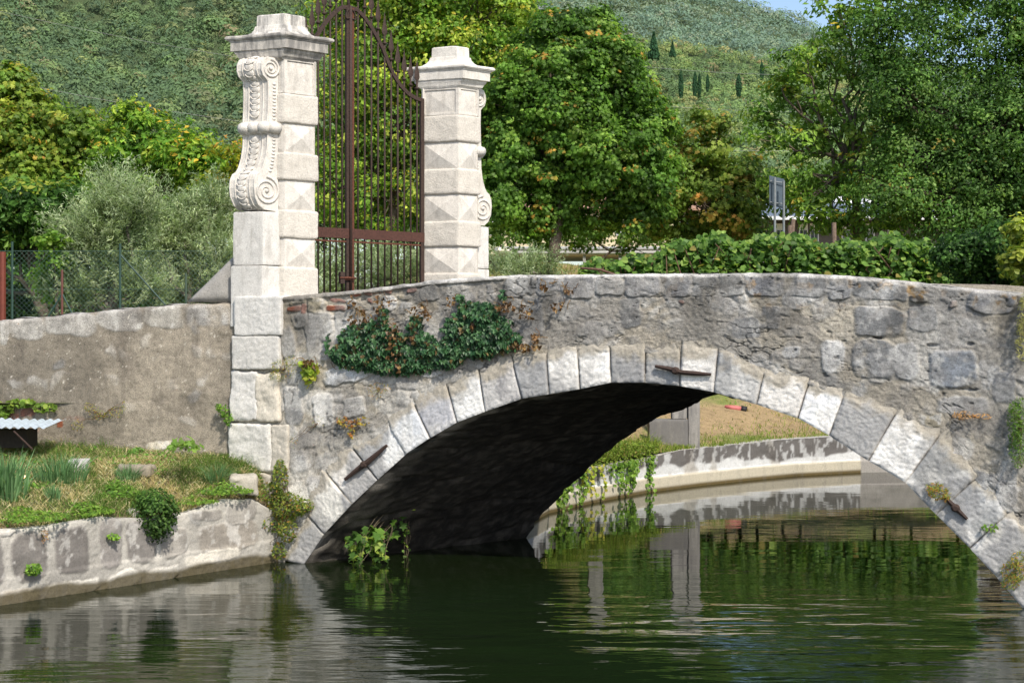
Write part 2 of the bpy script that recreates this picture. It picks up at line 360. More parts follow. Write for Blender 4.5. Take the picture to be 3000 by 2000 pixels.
# stones of the face (photo measure: centre, width, height, tilt, colour, relief)
st = [(936, 984, 84, 150, 3, LGREY, 1), (1003, 950, 50, 100, 0, LGREY, .5), (879, 934, 44, 52, 20, LGREY, 1.2), (929, 896, 56, 44, -5, BUFF, 1.3),
 (864, 902, 37, 17, 0, BRICK, 1), (890, 903, 16, 25, 0, BRICK, 1), (874, 884, 46, 10, 0, BUFF, 1), (984, 903, 56, 17, -4, BRICK, 1.1), (1082, 861, 31, 15, -6, BRICK, 1.2), (1209, 851, 30, 14, -3, BRICK, 1.2), (1142, 856, 20, 11, -5, BRICK, .9), (1048, 864, 18, 9, 0, BRICK, .8), (989, 880, 52, 11, -5, BRICK, .4), (1084, 880, 16, 12, 0, BRICK, .6),
 (1029, 886, 28, 22, 0, WHITE, .8), (1144, 888, 40, 40, 10, WHITE, 1.1), (1185, 870, 36, 19, 0, BUFF, 1), (1190, 896, 34, 20, 0, LGREY, .7), (1259, 862, 54, 46, 8, LGREY, .9), (1330, 850, 60, 26, 0, BUFF, .6), (1437, 845, 20, 28, 0, GREY, .6),
 (842, 1000, 44, 100, 8, LGREY, .8), (1265, 975, 46, 60, 0, LGREY, .6), (1560, 930, 70, 110, 0, GREY, .45), (1660, 905, 90, 70, 0, LGREY, .4), (1020, 1092, 150, 56, 12, (.56, .57, .58), 1), (872, 1104, 62, 48, 0, GREY, .9), (1266, 1086, 62, 34, 10, WHITE, .7), (1039, 1192, 70, 62, 10, WHITE, .8), (862, 1190, 56, 116, 5, GREY, .9), (950, 1200, 64, 100, 10, WHITE, .9), (900, 1290, 60, 44, 0, (.5, .46, .4), .7), (878, 1362, 54, 84, 10, (.5, .49, .47), .9), (850, 1290, 40, 90, 0, LGREY, .6),
 (1110, 1150, 60, 40, 12, CREAM, .5), (1000, 1290, 70, 60, 0, (.4, .37, .31), .5), (930, 1420, 60, 60, 20, (.48, .46, .43), .6), (790, 1440, 100, 60, 0, (.46, .43, .38), .6), (860, 1590, 90, 90, 30, LGREY, .7), (790, 1560, 70, 70, 0, (.38, .36, .32), .5),
 (2575, 942, 145, 86, -4, GREY, .8), (2560, 1050, 130, 116, 0, GREY, .8), (2655, 1055, 70, 110, 0, GREY, .6), (2700, 930, 90, 80, 0, GREY, .5), (2791, 1078, 146, 112, 2, (.25, .27, .295), 1.0), (2442, 1045, 66, 96, 0, WHITE, .7), (2900, 1100, 60, 90, 0, WHITE, .5), (2940, 1140, 70, 90, 0, GREY, .6), (2820, 1190, 150, 60, -5, LGREY, .6), (2735, 1230, 60, 40, 0, BUFF, .4), (2760, 1360, 120, 110, -30, (.34, .35, .36), .7), (2860, 1440, 100, 130, -20, GREY, .8), (2950, 1410, 60, 150, 0, LGREY, .6), (2980, 1300, 70, 80, 0, LGREY, .6), (2320, 1030, 50, 40, 0, WHITE, .5), (2190, 960, 90, 60, 0, GREY, .35), (2260, 930, 60, 60, 0, GREY, .4), (1846, 915, 60, 90, 0, GREY, .4), (2100, 880, 60, 50, 0, BUFF, .4), (1760, 965, 90, 50, 5, LGREY, .4), (2330, 880, 70, 50, 0, LGREY, .4), (2690, 873, 46, 18, -8, (.2, .17, .13), 1.4), (2795, 894, 20, 22, 0, BRICK, 1), (1998, 884, 14, 12, 0, BRICK, .8), (2735, 1010, 30, 12, 0, DARK, -1.6), (2840, 1005, 20, 10, 0, DARK, -1.2), (2570, 988, 26, 8, 0, DARK, -1.5), (2830, 1140, 60, 8, 0, DARK, -1.2), (2580, 850, 170, 50, -7, GREY, .6), (2905, 885, 140, 70, -6, (.30, .31, .33), 1.3), (3080, 900, 130, 70, -6, LGREY, 1.1), (3100, 1100, 120, 90, 0, GREY, .8), (3240, 1050, 120, 110, 0, LGREY, .8), (3150, 1250, 120, 110, 0, GREY, .8), (3300, 1260, 120, 110, 0, CREAM, .8)]
for a, b_ in zip([1480, 1570, 1655, 1745, 1835, 1935, 2029, 2105, 2183, 2300, 2426], [1568, 1653, 1742, 1833, 1932, 2027, 2103, 2181, 2298, 2424, 2500]):
    st.append(((a+b_)/2, topz(0)*0+np.interp((a+b_)/2, [1480, 2400, 2500], [838, 836, 842]), b_-a+3, 66+14*math.sin(a), 0, [GREY, LGREY, (.42, .42, .42), (.3, .3, .31)][int(a) % 4], .9))
def stones_apply(s, z, pl, lst, hgt, col, warp=.02, edge=.18, k=.016, groove=.004, cmin=.2):
    sw = s+(fbm(s*5, z*5, 3, 5)-.5)*warp*4+(fbm(s*22, z*22, 3, 6)-.5)*warp; zw = z+(fbm(s*5, z*5, 9, 7)-.5)*warp*4+(fbm(s*22, z*22, 9, 8)-.5)*warp
    for i, (cx, cy, ww, hh, ang, c, rel) in enumerate(lst):
        s0, z0 = pl.sz(cx, cy); sa = pl.sz(cx-ww/2, cy)[0]; sb = pl.sz(cx+ww/2, cy)[0]; a = abs(sb-sa)/2
        b = abs(pl.sz(cx, cy-hh/2)[1]-pl.sz(cx, cy+hh/2)[1])/2
        box = (np.abs(s-s0) < a*1.6+.1) & (np.abs(z-z0) < b*1.6+.1)
        if not box.any(): continue
        t = math.radians(ang); ds = sw[box]-s0; dz = zw[box]-z0
        p = (ds*math.cos(t)+dz*math.sin(t))/a; q = (-ds*math.sin(t)+dz*math.cos(t))/b
        d = (np.abs(p)**4+np.abs(q)**4)**.25
        m = 1-ss(1-edge*.6, 1+edge*.4, d)
        tilt = p*(_h(np.int64(i), np.int64(3), np.int64(1), 5)-.5)*.6+q*(_h(np.int64(i), np.int64(4), np.int64(1), 5)-.5)*.5
        creep = ss(.30, .50, fbm(s[box]*3.6, z[box]*3.6, i, 31, 5)+.14*np.clip(1-d, -1, 1)); m = m*(cmin+(1-cmin)*(creep if c is not BRICK else 1.0))
        hgt[box] = hgt[box]*(1-m)+m*(rel*k*(1+tilt)+hgt[box]*.55)
        hgt[box] -= groove*np.exp(-((d-1.06)/.07)**2)*(rel > .7)
        cc = np.array(c)*(.6+.8*fbm(s[box]*7, z[box]*7, i, 12, 5))[:, None]; wp = ss(.55, .66, fbm(s[box]*11, z[box]*8, i+.5, 13, 5))*(c is not BRICK); cc = mix(cc, (.58, .56, .52), wp*.6)
        col[box] = mix(col[box], 0, 0*m)*(1-m[:, None])+cc*m[:, None]
    return hgt, col
def face_fields(s, z, pl, lst, base=MORT, rub=.6, seed=0, rubsize=4.2, rubcols=None):
    col = np.ones(s.shape+(3,))*np.array(base)*(.62+.76*fbm(s*1.3, z*1.3, 0, seed+1, 5))[..., None]
    hgt = (fbm(s*4, z*4, 0, seed+2, 5)-.5)*.030+(fbm(s*24, z*24, 0, seed+9, 3)-.5)*.022
    d1, d2, cid = voro(s*rubsize+fbm(s*3, z*3, 0, seed+4)*1.2, z*rubsize*1.35+fbm(s*3, z*3, 5, seed+5)*1.2, seed+3)
    e = ss(.02, .45, d2-d1); on = (cid > 1-rub).astype(float)*ss(.35, .6, fbm(s*2.5, z*2.5, 2, seed+6))
    rc = np.array(rubcols if rubcols else [GREY, LGREY, (.55, .53, .49), (.44, .41, .36)])
    cc = rc[np.clip((cid*97 % 1*len(rc)).astype(int), 0, len(rc)-1)]
    m = e*on*.6; col = col*(1-m[..., None])+cc*m[..., None]; hgt += e*on*.010*(.5+cid)
    return hgt, col
def relief(pl, s0, s1, zlo, zhi, ds, nz, lst, off=0, base=MORT, rub=.6, seed=0, post=None, rubsize=4.2, topround=0, rubcols=None, k=.022, cmin=.2):
    sv = np.arange(s0, s1+ds, ds); lo = zlo(sv); hi = zhi(sv); t = np.linspace(0, 1, nz)
    s = np.repeat(sv[None, :], nz, 0); z = lo[None, :]+(hi-lo)[None, :]*t[:, None]
    h, c = face_fields(s, z, pl, lst, base, rub, seed, rubsize, rubcols); h, c = stones_apply(s, z, pl, lst, h, c, k=k, cmin=cmin)
    if post: h, c = post(s, z, h, c)
    h = h+off; zz = z.copy()
    if topround:
        d = np.clip(1-(hi[None, :]-z)/topround, 0, 1); h = h-topround*(1-np.sqrt(np.clip(1-d*d, 0, 1)))
        zz = zz+(fbm(s*6, s*0, 0, seed+44)-.5)*.03*d
    X = pl.A[0]+pl.d[0]*s+pl.n[0]*h; Y = pl.A[1]+pl.d[1]*s+pl.n[1]*h
    return np.stack([X, Y, zz], -1).reshape(-1, 3), grid_faces(nz, len(sv)), np.clip(c, .01, .85).reshape(-1, 3), sv, h
def bpost(s, z, h, c):
    hi = topz(s); d = hi-z
    # left thin concrete coping band
    sL = BP.sz(1478, 850)[0]; m = (s < sL)*(1-ss(.055, .075, d+.015*fbm(s*8, z*0, 0, 3))); h = h+m*.025; c = mix(c, (.27, .25, .215), m*.9)
    # pale lichen splashes and ochre lichen
    n = fbm(s*7, z*5, 1, 91, 5); up = 1-ss(.1, .45, d); m = ss(.60, .72, n)*up*(s > sL); c = mix(c, (.62, .61, .59), m*.8)
    n = fbm(s*9, z*9, 4, 95, 5); right = ss(3.5, 6.5, s); m = ss(.62, .70, n)*(1-ss(.15, .5, d))*right; c = mix(c, (.42, .24, .06), m*.7)
    n = fbm(s*2.4, z*2.4, 8, 93, 6); m = ss(.54, .62, n); c = mix(c, (.60, .585, .55), m*.55); n = fbm(s*2.0, z*2.0, 12, 94, 6); c = mix(c, (.24, .235, .225), ss(.54, .62, n)*.55)
    # cooler grey to the right and cream to the left bottom
    c = c*(1-.10*right[..., None]*np.array([1.0, .85, .6]))
    low = ss(2.3, .6, z)*ss(2.2, .3, s); n = fbm(s*2.6, z*2.6, 21, 98, 6); c = mix(c, (.74, .71, .645), low*(.15+.85*ss(.45, .54, n))*.85)
    c = mix(c, (.66, .645, .61), ss(.055, .02, d+.03*(fbm(s*7, z*0, 0, 92)-.5))*ss(.5, 1.5, s)*.85)  # whitish top rim: sunlight on the coping painted into the face colour
    n = fbm(s*3, z*3, 30, 89, 6); c = mix(c, (.20, .19, .175), ss(.54, .66, n)*.5)
    cr = np.abs(fbm(s*2.6, z*3.4, 50, 85, 5)-.5); m = ss(.012, .003, cr)*ss(.46, .56, fbm(s*1.4, z*1.4, 51, 86, 3)); h = h-.012*m; c = c*(1-.55*m[..., None])
    # dark weather stains under the coping, and pitted holes
    n = fbm(s*2.2, z*1.0, 6, 97, 5); m = ss(.5, .68, n)*(1-ss(.2, 1.1, d)); c = c*(1-.45*m[..., None])
    n = vnoise(s*26, z*30, 2, 99); m = ss(.88, .94, n)*ss(.5, .62, fbm(s*2, z*2, 1, 77)); h = h-.014*m; c = c*(1-.4*m[..., None])
    return h, c
def ext(s):
    z = np.interp(s, OU[:, 0], OU[:, 1], left=-9, right=-9)-.10
    return np.maximum(z, -.4)
s_left = BP.sz(700, 1200)[0]; s_right = BP.sz(3900, 1200)[0]
bm = MB(); Vv_, Ff, Cc, sv, hh = relief(BP, s_left, s_right, ext, topz, .0125, 250, st, 0, seed=3, post=bpost, topround=.05)
bm.add(Vv_, [Ff], Cc); bm.obj('spandrel_wall', M_WALL, bridge, True)
# parapet top (coping) going back 0.36 m then down to the deck; and the far parapet
def strip_along(mb, prof, s0, s1, ds, zf, col, dirv, seed=0, amp=.015):
    sv = np.arange(s0, s1+ds, ds); rows = []
    for (o, dz) in prof:
        n = (fbm(sv*4, sv*0+o*3, dz, seed)-.5)*amp
        base = BP.A[None, :]+BP.d[None, :]*sv[:, None]
        rows.append(np.stack([base[:, 0]+dirv[0]*o, base[:, 1]+dirv[1]*o, zf(sv)+dz+n], -1))
    Vg = np.stack(rows, 0); s2 = np.repeat(sv[None, :], len(prof), 0)
    c = np.array(col)*(.7+.6*fbm(s2*3, s2*0+np.arange(len(prof))[:, None], 0, seed, 4))[..., None]
    mb.add(Vg.reshape(-1, 3), [grid_faces(len(prof), len(sv))], c.reshape(-1, 3))
bvec = -NB
mb = MB(); strip_along(mb, [(.03, -.004), (.12, .004), (.26, .006), (.38, -.01), (.40, -.05), (.40, -.5)], BP.sz(845, 860)[0], s_right, .03, topz, (.52, .50, .46), bvec, 5)
mb.obj('coping', M_WALL, bridge, True)
pw = abs(Wv@NB)    # perpendicular width
# far face wall + far parapet (simple but real)
mb = MB()
sv = np.arange(s_left+1.2, s_right, .06); sh = Wv@U   # shift along u of the far face
def far_pt(s, z, o=0): q = BP.A+BP.d*(s+sh)-BP.n*(pw-o); return np.array([q[0], q[1], z])
rows = []
for t in np.linspace(0, 1, 12):
    zl = np.maximum(np.interp(sv, IN[:, 0], IN[:, 1], left=-9, right=-9), -.4); rows.append(np.array([far_pt(a, l+(topz(a)-.05-l)*t) for a, l in zip(sv, zl)]))
mb.add(np.stack(rows, 0).reshape(-1, 3), [grid_faces(12, len(sv))[:, ::-1]], MORT)
r2 = np.stack([np.array([far_pt(a, topz(a)-.05, o) for a in sv]) for o in (0, .35)], 0); mb.add(r2.reshape(-1, 3), [grid_faces(2, len(sv))], (.5, .48, .44))
r2 = np.stack([np.array([far_pt(a, z_, .35) for a in sv for z_ in [zz]]) for zz in (2.6, 3.4)], 0)
mb.add(np.stack([np.array([far_pt(a, topz(a)-.05, .35) for a in sv]), np.array([far_pt(a, topz(a)-.7, .35) for a in sv])], 0).reshape(-1, 3), [grid_faces(2, len(sv))], MORT)
mb.obj('far_spandrel_wall', M_WALL, bridge)
mb = MB(); svd = np.arange(s_left+.4, s_right, .3)
mb.add(np.stack([np.array([BP.pt(a, topz(a)-.48, -.38) for a in svd]), np.array([far_pt(a, topz(a)-.48, .34) for a in svd])], 0).reshape(-1, 3), [grid_faces(2, len(svd))], (.25, .23, .2))
mb.obj('roadway', M_GROUND, bridge)
# soffit barrel
Ld = [(IN[0, 0]-.25, -.5)]+[tuple(p) for p in IN]+[(IN[-1, 0]+.2, -.6)]
Ld = np.array(Ld); dl = np.r_[0, np.cumsum(np.hypot(*np.diff(Ld, axis=0).T))]; tt = np.arange(0, dl[-1], .03)
cs = np.interp(tt, dl, Ld[:, 0]); cz = np.interp(tt, dl, Ld[:, 1]); wl = np.linalg.norm(Wv); wt = np.arange(.0, wl+.03, .05)
cs2, w2 = np.meshgrid(cs, wt); cz2, _ = np.meshgrid(cz, wt); tt2, _ = np.meshgrid(tt, wt)
# smooth the curve normal
nx = -np.gradient(cz, tt); nz = np.gradient(cs, tt)
dsp = (fbm(tt2*3, w2*3, 0, 71, 5)-.5)*.09+(fbm(tt2*9, w2*4, 0, 73, 4)-.5)*.05
edge = ss(0, .12, w2)
d1, d2, cid = voro(tt2*1.5, w2*.9, 31)
dsp = dsp*edge+ss(.05, .15, d2-d1)*.03*edge
sx = cs2-nx[None, :]*0-dsp*(-nx[None, :])*-1*0; 
X = BP.A[0]+BP.d[0]*(cs2+nx[None, :]*-dsp)+V[0]*w2; Y = BP.A[1]+BP.d[1]*(cs2+nx[None, :]*-dsp)+V[1]*w2; ZZ = cz2+nz[None, :]*-dsp*-1*0+(-nz[None, :])*dsp*.8
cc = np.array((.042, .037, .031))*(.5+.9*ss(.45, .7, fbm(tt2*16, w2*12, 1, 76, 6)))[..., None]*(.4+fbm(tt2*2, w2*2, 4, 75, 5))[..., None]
cc = mix(cc, (.24, .215, .18), ss(.9, .1, w2+.5*(cz2-.9))*(cs2 < 2.2)*ss(.3, .6, fbm(tt2*3, w2*5, 7, 80, 4))*.35)  # daylight at the arch mouth painted in as a paler lower left
cc = mix(cc, (.30, .27, .23), ss(.30, .0, w2)*ss(.5, .6, fbm(tt2*4, w2*4, 4, 79, 4))*.8)  # front edge of the vault painted paler, also for incoming daylight
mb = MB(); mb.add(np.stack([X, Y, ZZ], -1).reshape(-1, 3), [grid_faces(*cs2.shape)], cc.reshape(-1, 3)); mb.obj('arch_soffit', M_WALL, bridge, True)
# arch ring of voussoirs
VC = [(.44, .43, .40), (.42, .41, .39), (.52, .50, .47), (.52, .52, .51), (.48, .49, .50), (.40, .40, .41), (.52, .52, .51), (.44, .43, .42), (.40, .40, .40), (.54, .53, .51), (.55, .54, .52), (.38, .37, .36), (.45, .44, .42), (.52, .51, .49), (.27, .275, .28), (.58, .56, .53), (.62, .61, .59), (.40, .41, .42), (.60, .59, .57), (.36, .365, .37), (.33, .34, .35), (.5, .49, .47), (.42, .4, .37), (.45, .43, .4)]
VC[0] = (.50, .48, .43); VC[1] = (.50, .49, .46)
VC[17] = (.56, .545, .52); VC[19] = (.33, .33, .325); VC[21] = (.44, .43, .41)
mb = MB()
for i in range(len(IN)-1):
    a, b_, c_, d_ = IN[i], IN[i+1], OU[i+1], OU[i]
    g = .010; dirv = (b_-a)/np.linalg.norm(b_-a)
    L = np.linalg.norm(b_-a); Ht = .5*(np.linalg.norm(d_-a)+np.linalg.norm(c_-b_)); rs = .014
    na = max(6, int(L/rs)); nb = max(10, int(Ht/rs)); pu = np.linspace(0, 1, na+1); pv = np.linspace(0, 1, nb+1)
    uu, vv = np.meshgrid(pu, pv)
    jit = RNG.uniform(-.015, .015)
    q = (1-vv)[..., None]*((1-uu)[..., None]*a+uu[..., None]*b_)+vv[..., None]*((1-uu)[..., None]*d_+uu[..., None]*c_)
    # outer edge wobble so that mortar creeps over it
    wob = (fbm(q[..., 0]*5, q[..., 1]*5, i, 55, 3)-.5)*.22*vv**3
    q = q+wob[..., None]*((d_-a)/Ht)[None, None, :]
    du = np.minimum(uu, 1-uu)*L; dv = vv*Ht; do = (1-vv)*Ht
    jn = ss(.34, .46, fbm(q[..., 0]*3, q[..., 1]*3, 7, 66, 4)); bul = .012*ss(0, .03, du)*ss(0, .03, dv+.006)-.020*(1-ss(0, .016, du))*jn
    hgt = .018+bul+(fbm(q[..., 0]*6, q[..., 1]*6, i, 57, 5)-.5)*.016+(fbm(q[..., 0]*34, q[..., 1]*34, i, 58, 2)-.5)*.010-.006*ss(.62, .7, vnoise(q[..., 0]*34, q[..., 1]*48, 1, 68))
    hgt = hgt-ss(.12, .0, do)*.022-.012*(uu-.5)*(RNG.uniform(-1, 1))+jit
    # cracks across the joints
    c = 1.28*(np.array(VC[i])+(np.array(VC[i])-.44)*.6)[None, None, :]*(.72+.56*fbm(q[..., 0]*4, q[..., 1]*4, i, 59, 4))[..., None]
    streak = ss(.5, .66, fbm((q[..., 0])*5, q[..., 1]*1.2, i, 61, 5)); c = mix(c, (.22, .22, .23) if i % 2 else (.66, .65, .62), streak*.55)
    patch = ss(.47, .55, fbm(q[..., 0]*2.6, q[..., 1]*2.6, 2, 64, 6)); c = mix(c, (.72, .70, .66), patch*.4); patch = ss(.54, .62, fbm(q[..., 0]*2.2+9, q[..., 1]*2.2, 2, 65, 6)); c = mix(c, (.27, .27, .265), patch*.5)
    if i >= 19: c = mix(c, (.72, .70, .66), ss(.16, .10, dv+.12*(fbm(q[..., 0]*5, q[..., 1]*5, 3, 67, 4)-.5))*.85)
    half = fbm(q[..., 0]*1.3, q[..., 1]*.9, 40, 69, 3); c = mix(c, (.26, .262, .265), ss(.55, .60, half)*.75*(i not in (9, 10, 15, 16, 18)))
    jm = 1-ss(.003, .014, du); c = mix(c, (.13, .11, .09), jm*.65*jn); c = mix(c, MORT, jm*.6*(1-jn))
    om = ss(.19, .07, do+.34*(fbm(q[..., 0]*6, q[..., 1]*6, 0, 63, 5)-.5)); c = mix(c, np.array(MORT)*.9, om*.9)
    pts = np.array([BP.pt(s_, z_, h_) for s_, z_, h_ in zip(q[..., 0].ravel(), q[..., 1].ravel(), hgt.ravel())])
    mb.add(pts, [grid_faces(nb+1, na+1)], np.clip(c, .02, .85).reshape(-1, 3))
    # underside return and joint sides
    def ret(qs, hs, cs_, flip):
        n = len(qs); f = []
        for dep in (0, .02, .07, .16):
            if dep == 0: f.append(np.array([BP.pt(p[0], p[1], h_) for p, h_ in zip(qs, hs)]))
            else: f.append(np.array([BP.pt(p[0], p[1], 0) for p in qs])+V*(dep-.02)-np.array([0, 0, 0.0]))
        Vr = np.stack(f, 0); fa = grid_faces(4, n); mb.add(Vr.reshape(-1, 3), [fa if flip else fa[:, ::-1]], np.concatenate([cs_*.8, cs_*.5, cs_*.12, cs_*.08]))  # stone colour fades to near black with depth, painted shade under the arch
    ret(q[0], hgt[0], c[0], False); ret(q[:, 0], hgt[:, 0], c[:, 0]*.5, True); ret(q[:, -1], hgt[:, -1], c[:, -1]*.5, False)
mb.obj('arch_ring', M_RING, bridge, True)
# iron wall anchors
IR = (.045, .028, .022); IRR = (.10, .035, .02)
for pts, w_ in (([(1016, 1403), (1060, 1368), (1085, 1350), (1139, 1303)], .038), ([(1923, 1072), (1965, 1080), (2000, 1090), (2040, 1093), (2086, 1096)], .034), ([(2770, 1455), (2800, 1485), (2834, 1518)], .036)):
    mb = MB(); q = [BP.pt(*BP.sz(*p), .055) for p in pts]
    mb.tube(q, [w_*.55, w_*.9, w_*1.0, w_*.5] if len(q) == 4 else [w_*.6]+[w_*.9]*(len(q)-2)+[w_*.5], 6, IR)
    c0 = np.mean(q[1:3], 0) if len(q) > 3 else q[1]; mb.sphere(c0+NB*.01, (.05, .04, .045), 10, 7, IR); mb.tube([c0+NB*.06, c0-NB*.1], .026, 8, IR)
    mb.obj('wall_anchor', M_IRON, bridge)

# ================================================================== GATE PILLARS
C1 = np.array([(833-1500)/F*18.4, 18.4, 0]); C2 = np.array([(1343-1500)/F*20.2, 20.2, 0])
PW = (.63, .595, .54); PC = (.61, .57, .505); JZ = [3.0, 3.42, 3.78, 4.15, 4.52, 4.90, 5.265, 5.64, 6.03]
def bx(C, u0, u1, v0, v1, z0, z1): return C+U*u0+V*v0+Z*z0, U*(u1-u0), V*(v1-v0), Z*(z1-z0)
def pillar(C, su, sv_, dz, sgn, label, foot):
    """C near corner (+u,-v); shaft goes -u and +v. sgn -1: console on the -v end, +1: on the +v end"""
    th = thing('gate_pillar', label, 'pillar', C+Z*3.0, 'white stone pillars of the gate')
    sh = MB(); bl = MB(); Jz = list(JZ); 
    neck = 6.42+dz
    sh.block(*bx(C, -su+.02, -.02, .02, sv_-.02, 3.0, neck), res=.06, r=.008, amp=.003, col=PW)
    sh.obj('shaft', M_PILL, th, True)
    for i in range(0, 8, 2):
        z0, z1 = JZ[i], JZ[i+1]
        if i == 0: z1 = JZ[2]
        else: z0, z1 = JZ[i+1], JZ[i+2]
        if i == 6: pass
        bl.block(*bx(C, -su-.022, .022, -.022, sv_+.022, z0+.004, z1-.004), res=.018, r=.03, amp=.008, fr=7, seed=i, col=np.array(PC)*RNG.uniform(.95, 1.04), fine=.004)
    bl.obj('rusticated_block', M_BLOCK, th, True)
    pm = MB()
    bands = [(3.78, 4.15), (4.52, 4.90), (5.265, 5.64), (6.03, neck)]
    for z0, z1 in bands:
        for face in ('u', 'v', '-u', '-v'):
            if face == 'v': o = C; e = V; Ln = sv_; n = U       # right face
            elif face == 'u': o = C-U*su; e = U; Ln = su; n = -V  # left face (towards -v)
            elif face == '-v': o = C-U*su; e = V; Ln = sv_; n = -U
            else: o = C-U*su+V*sv_; e = U; Ln = su; n = V
            nn = np.cross(e, Z); nn = nn*np.sign(nn@n); nn /= np.linalg.norm(nn)
            o = o+nn*-.012
            for rz0, rz1, r0, r1 in (() if z0 < 6 else ((z0+.0, z0+.03, 0, Ln), (z1-.03, z1, 0, Ln), (z0+.03, z1-.03, .0, .045), (z0+.03, z1-.03, Ln-.045, Ln))):
                a = o+e*r0+Z*rz0; pm.obox(a-nn*.02, e*(r1-r0), Z*(rz1-rz0), nn*.03, PW)
            c4 = [o+e*x_+Z*z_ for x_, z_ in ((.055, z0+.035), (Ln-.055, z0+.035), (Ln-.055, z1-.035), (.055, z1-.035))]
            if z0 < 6: c4 = [o+e*x_+Z*z_ for x_, z_ in ((.012, z0), (Ln-.012, z0), (Ln-.012, z1), (.012, z1))]
            ap = o+e*Ln/2+Z*(z0+z1)/2+nn*(.045 if z0 < 6 else .014)
            c4 = [p-nn*(.006 if z0 > 6 else .006) for p in c4]
            for j in range(4):
                tri = [c4[j], c4[(j+1) % 4], ap]
                if np.cross(tri[1]-tri[0], tri[2]-tri[0])@nn < 0: tri = tri[::-1]
                pm.add(np.array(tri), [np.array([[0, 1, 2]])], PW)
    pm.obj('diamond_panel', M_PILL, th)
    # cap: ring profile (ou, ov, z)
    cp = MB(); z = lambda q: q+dz
    prof = [(-.02, -.02, z(6.38)), (.01, .008, z(6.42)), (.035, .018, z(6.44)), (.05, .026, z(6.475)), (.075, .035, z(6.50)), (.08, .036, z(6.515)), (.085, .04, z(6.53)), (.12, .055, z(6.532)), (.12, .055, z(6.645)), (.13, .06, z(6.65)), (.135, .065, z(6.665)),
            (.155, .08, z(6.672)), (.172, .092, z(6.69)), (.172, .092, z(6.71)), (.155, .08, z(6.726)), (.13, .06, z(6.73)), (.03, -.0, z(6.74)), (.0, -.015, z(6.752)), (-.04, -.04, z(6.78)), (-.065, -.058, z(6.82)), (-.075, -.066, z(6.865)), (-.09, -.075, z(6.87)), (-.092, -.076, z(7.0)), (-.11, -.09, z(7.015)), (-su/2+.01, -sv_/2+.01, z(7.02))]
    cen = C-U*su/2+V*sv_/2; cs = .0
    if sgn < 0: v0e = .05
    else: v0e = 0.0
    rows = []; NS = 14
    for ou, ov, zz in prof:
        hu = su/2+ou; hv = sv_/2+ov; crn = [(hu, -hv-v0e*(ov > -.01)), (hu, hv), (-hu, hv), (-hu, -hv-v0e*(ov > -.01))]; ring = []
        for j in range(4):
            p, q = np.array(crn[j]), np.array(crn[(j+1) % 4])
            for t in np.linspace(0, 1, NS, endpoint=False):
                r = p+(q-p)*t; ring.append(cen+U*r[0]+V*r[1]+Z*zz)
        rows.append(np.array(ring))
    Vr = np.stack(rows, 0); n = Vr.shape[1]; Vf = Vr.reshape(-1, 3)
    dvv = np.stack([fbm(Vf[:, 0]*9, Vf[:, 1]*9, Vf[:, 2]*9, 5+i, 3)-.5 for i in range(3)], -1); Vf = Vf+dvv*.014
    i, j = np.meshgrid(np.arange(len(rows)-1), np.arange(n), indexing='ij'); j2 = (j+1) % n
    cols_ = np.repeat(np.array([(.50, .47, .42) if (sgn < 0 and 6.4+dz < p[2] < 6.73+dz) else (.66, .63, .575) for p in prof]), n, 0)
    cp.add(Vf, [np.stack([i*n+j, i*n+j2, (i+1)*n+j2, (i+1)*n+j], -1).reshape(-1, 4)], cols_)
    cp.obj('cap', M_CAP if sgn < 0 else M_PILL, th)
    # console
    uc0, uc1 = -.47, -.09
    pd = V*sgn; org = C if sgn < 0 else C+V*sv_
    co = MB(); dz2 = dz if sgn < 0 else 0
    pr = [(.0, 6.44), (.14, 6.45), (.21, 6.42), (.245, 6.36), (.25, 6.28), (.225, 6.21), (.175, 6.17), (.15, 6.14), (.145, 5.95), (.15, 5.75), (.155, 5.62), (.2, 5.60), (.215, 5.54), (.2, 5.47), (.155, 5.45), (.16, 5.3), (.185, 5.15), (.23, 5.02), (.27, 4.96), (.32, 4.93), (.355, 4.86), (.365, 4.76), (.35, 4.64), (.30, 4.54), (.22, 4.48), (.0, 4.46)]
    pr = [(p*.93, q+(dz2*.5)) for p, q in pr]
    wv = np.array([org+U*uu_+pd*p+Z*q for uu_ in (uc0, uc1) for p, q in pr]); n = len(pr)
    f = np.array([[j, j+1, n+j+1, n+j] for j in range(n-1)]); co.add(wv, [f if sgn < 0 else f[:, ::-1]], PW)
    co.add(wv, [np.arange(n)[None, :], (np.arange(n)+n)[::-1][None, :]], PW)
    cobj = co.obj('console', M_PILL, th)
    # band roll
    rb = MB(); 
    for k in range(3):
        ua = uc0-.03+(uc1-uc0+.06)*k/3; ub = ua+(uc1-uc0+.06)/3
        q0 = org+pd*.155+Z*(5.54+dz2*.5); ts = np.linspace(0, 1, 7)
        rb.tube([q0+U*(ua+(ub-ua)*t) for t in ts], [.062+.022*math.sin(math.pi*t) for t in ts], 12, PW)
    rb.tube([org+U*(uc1+.02)+pd*p+Z*(5.54+dz2*.5) for p in (.0, .08, .16)], [.07, .078, .066], 12, PW)
    rb.obj('band', M_PILL, cobj, True)
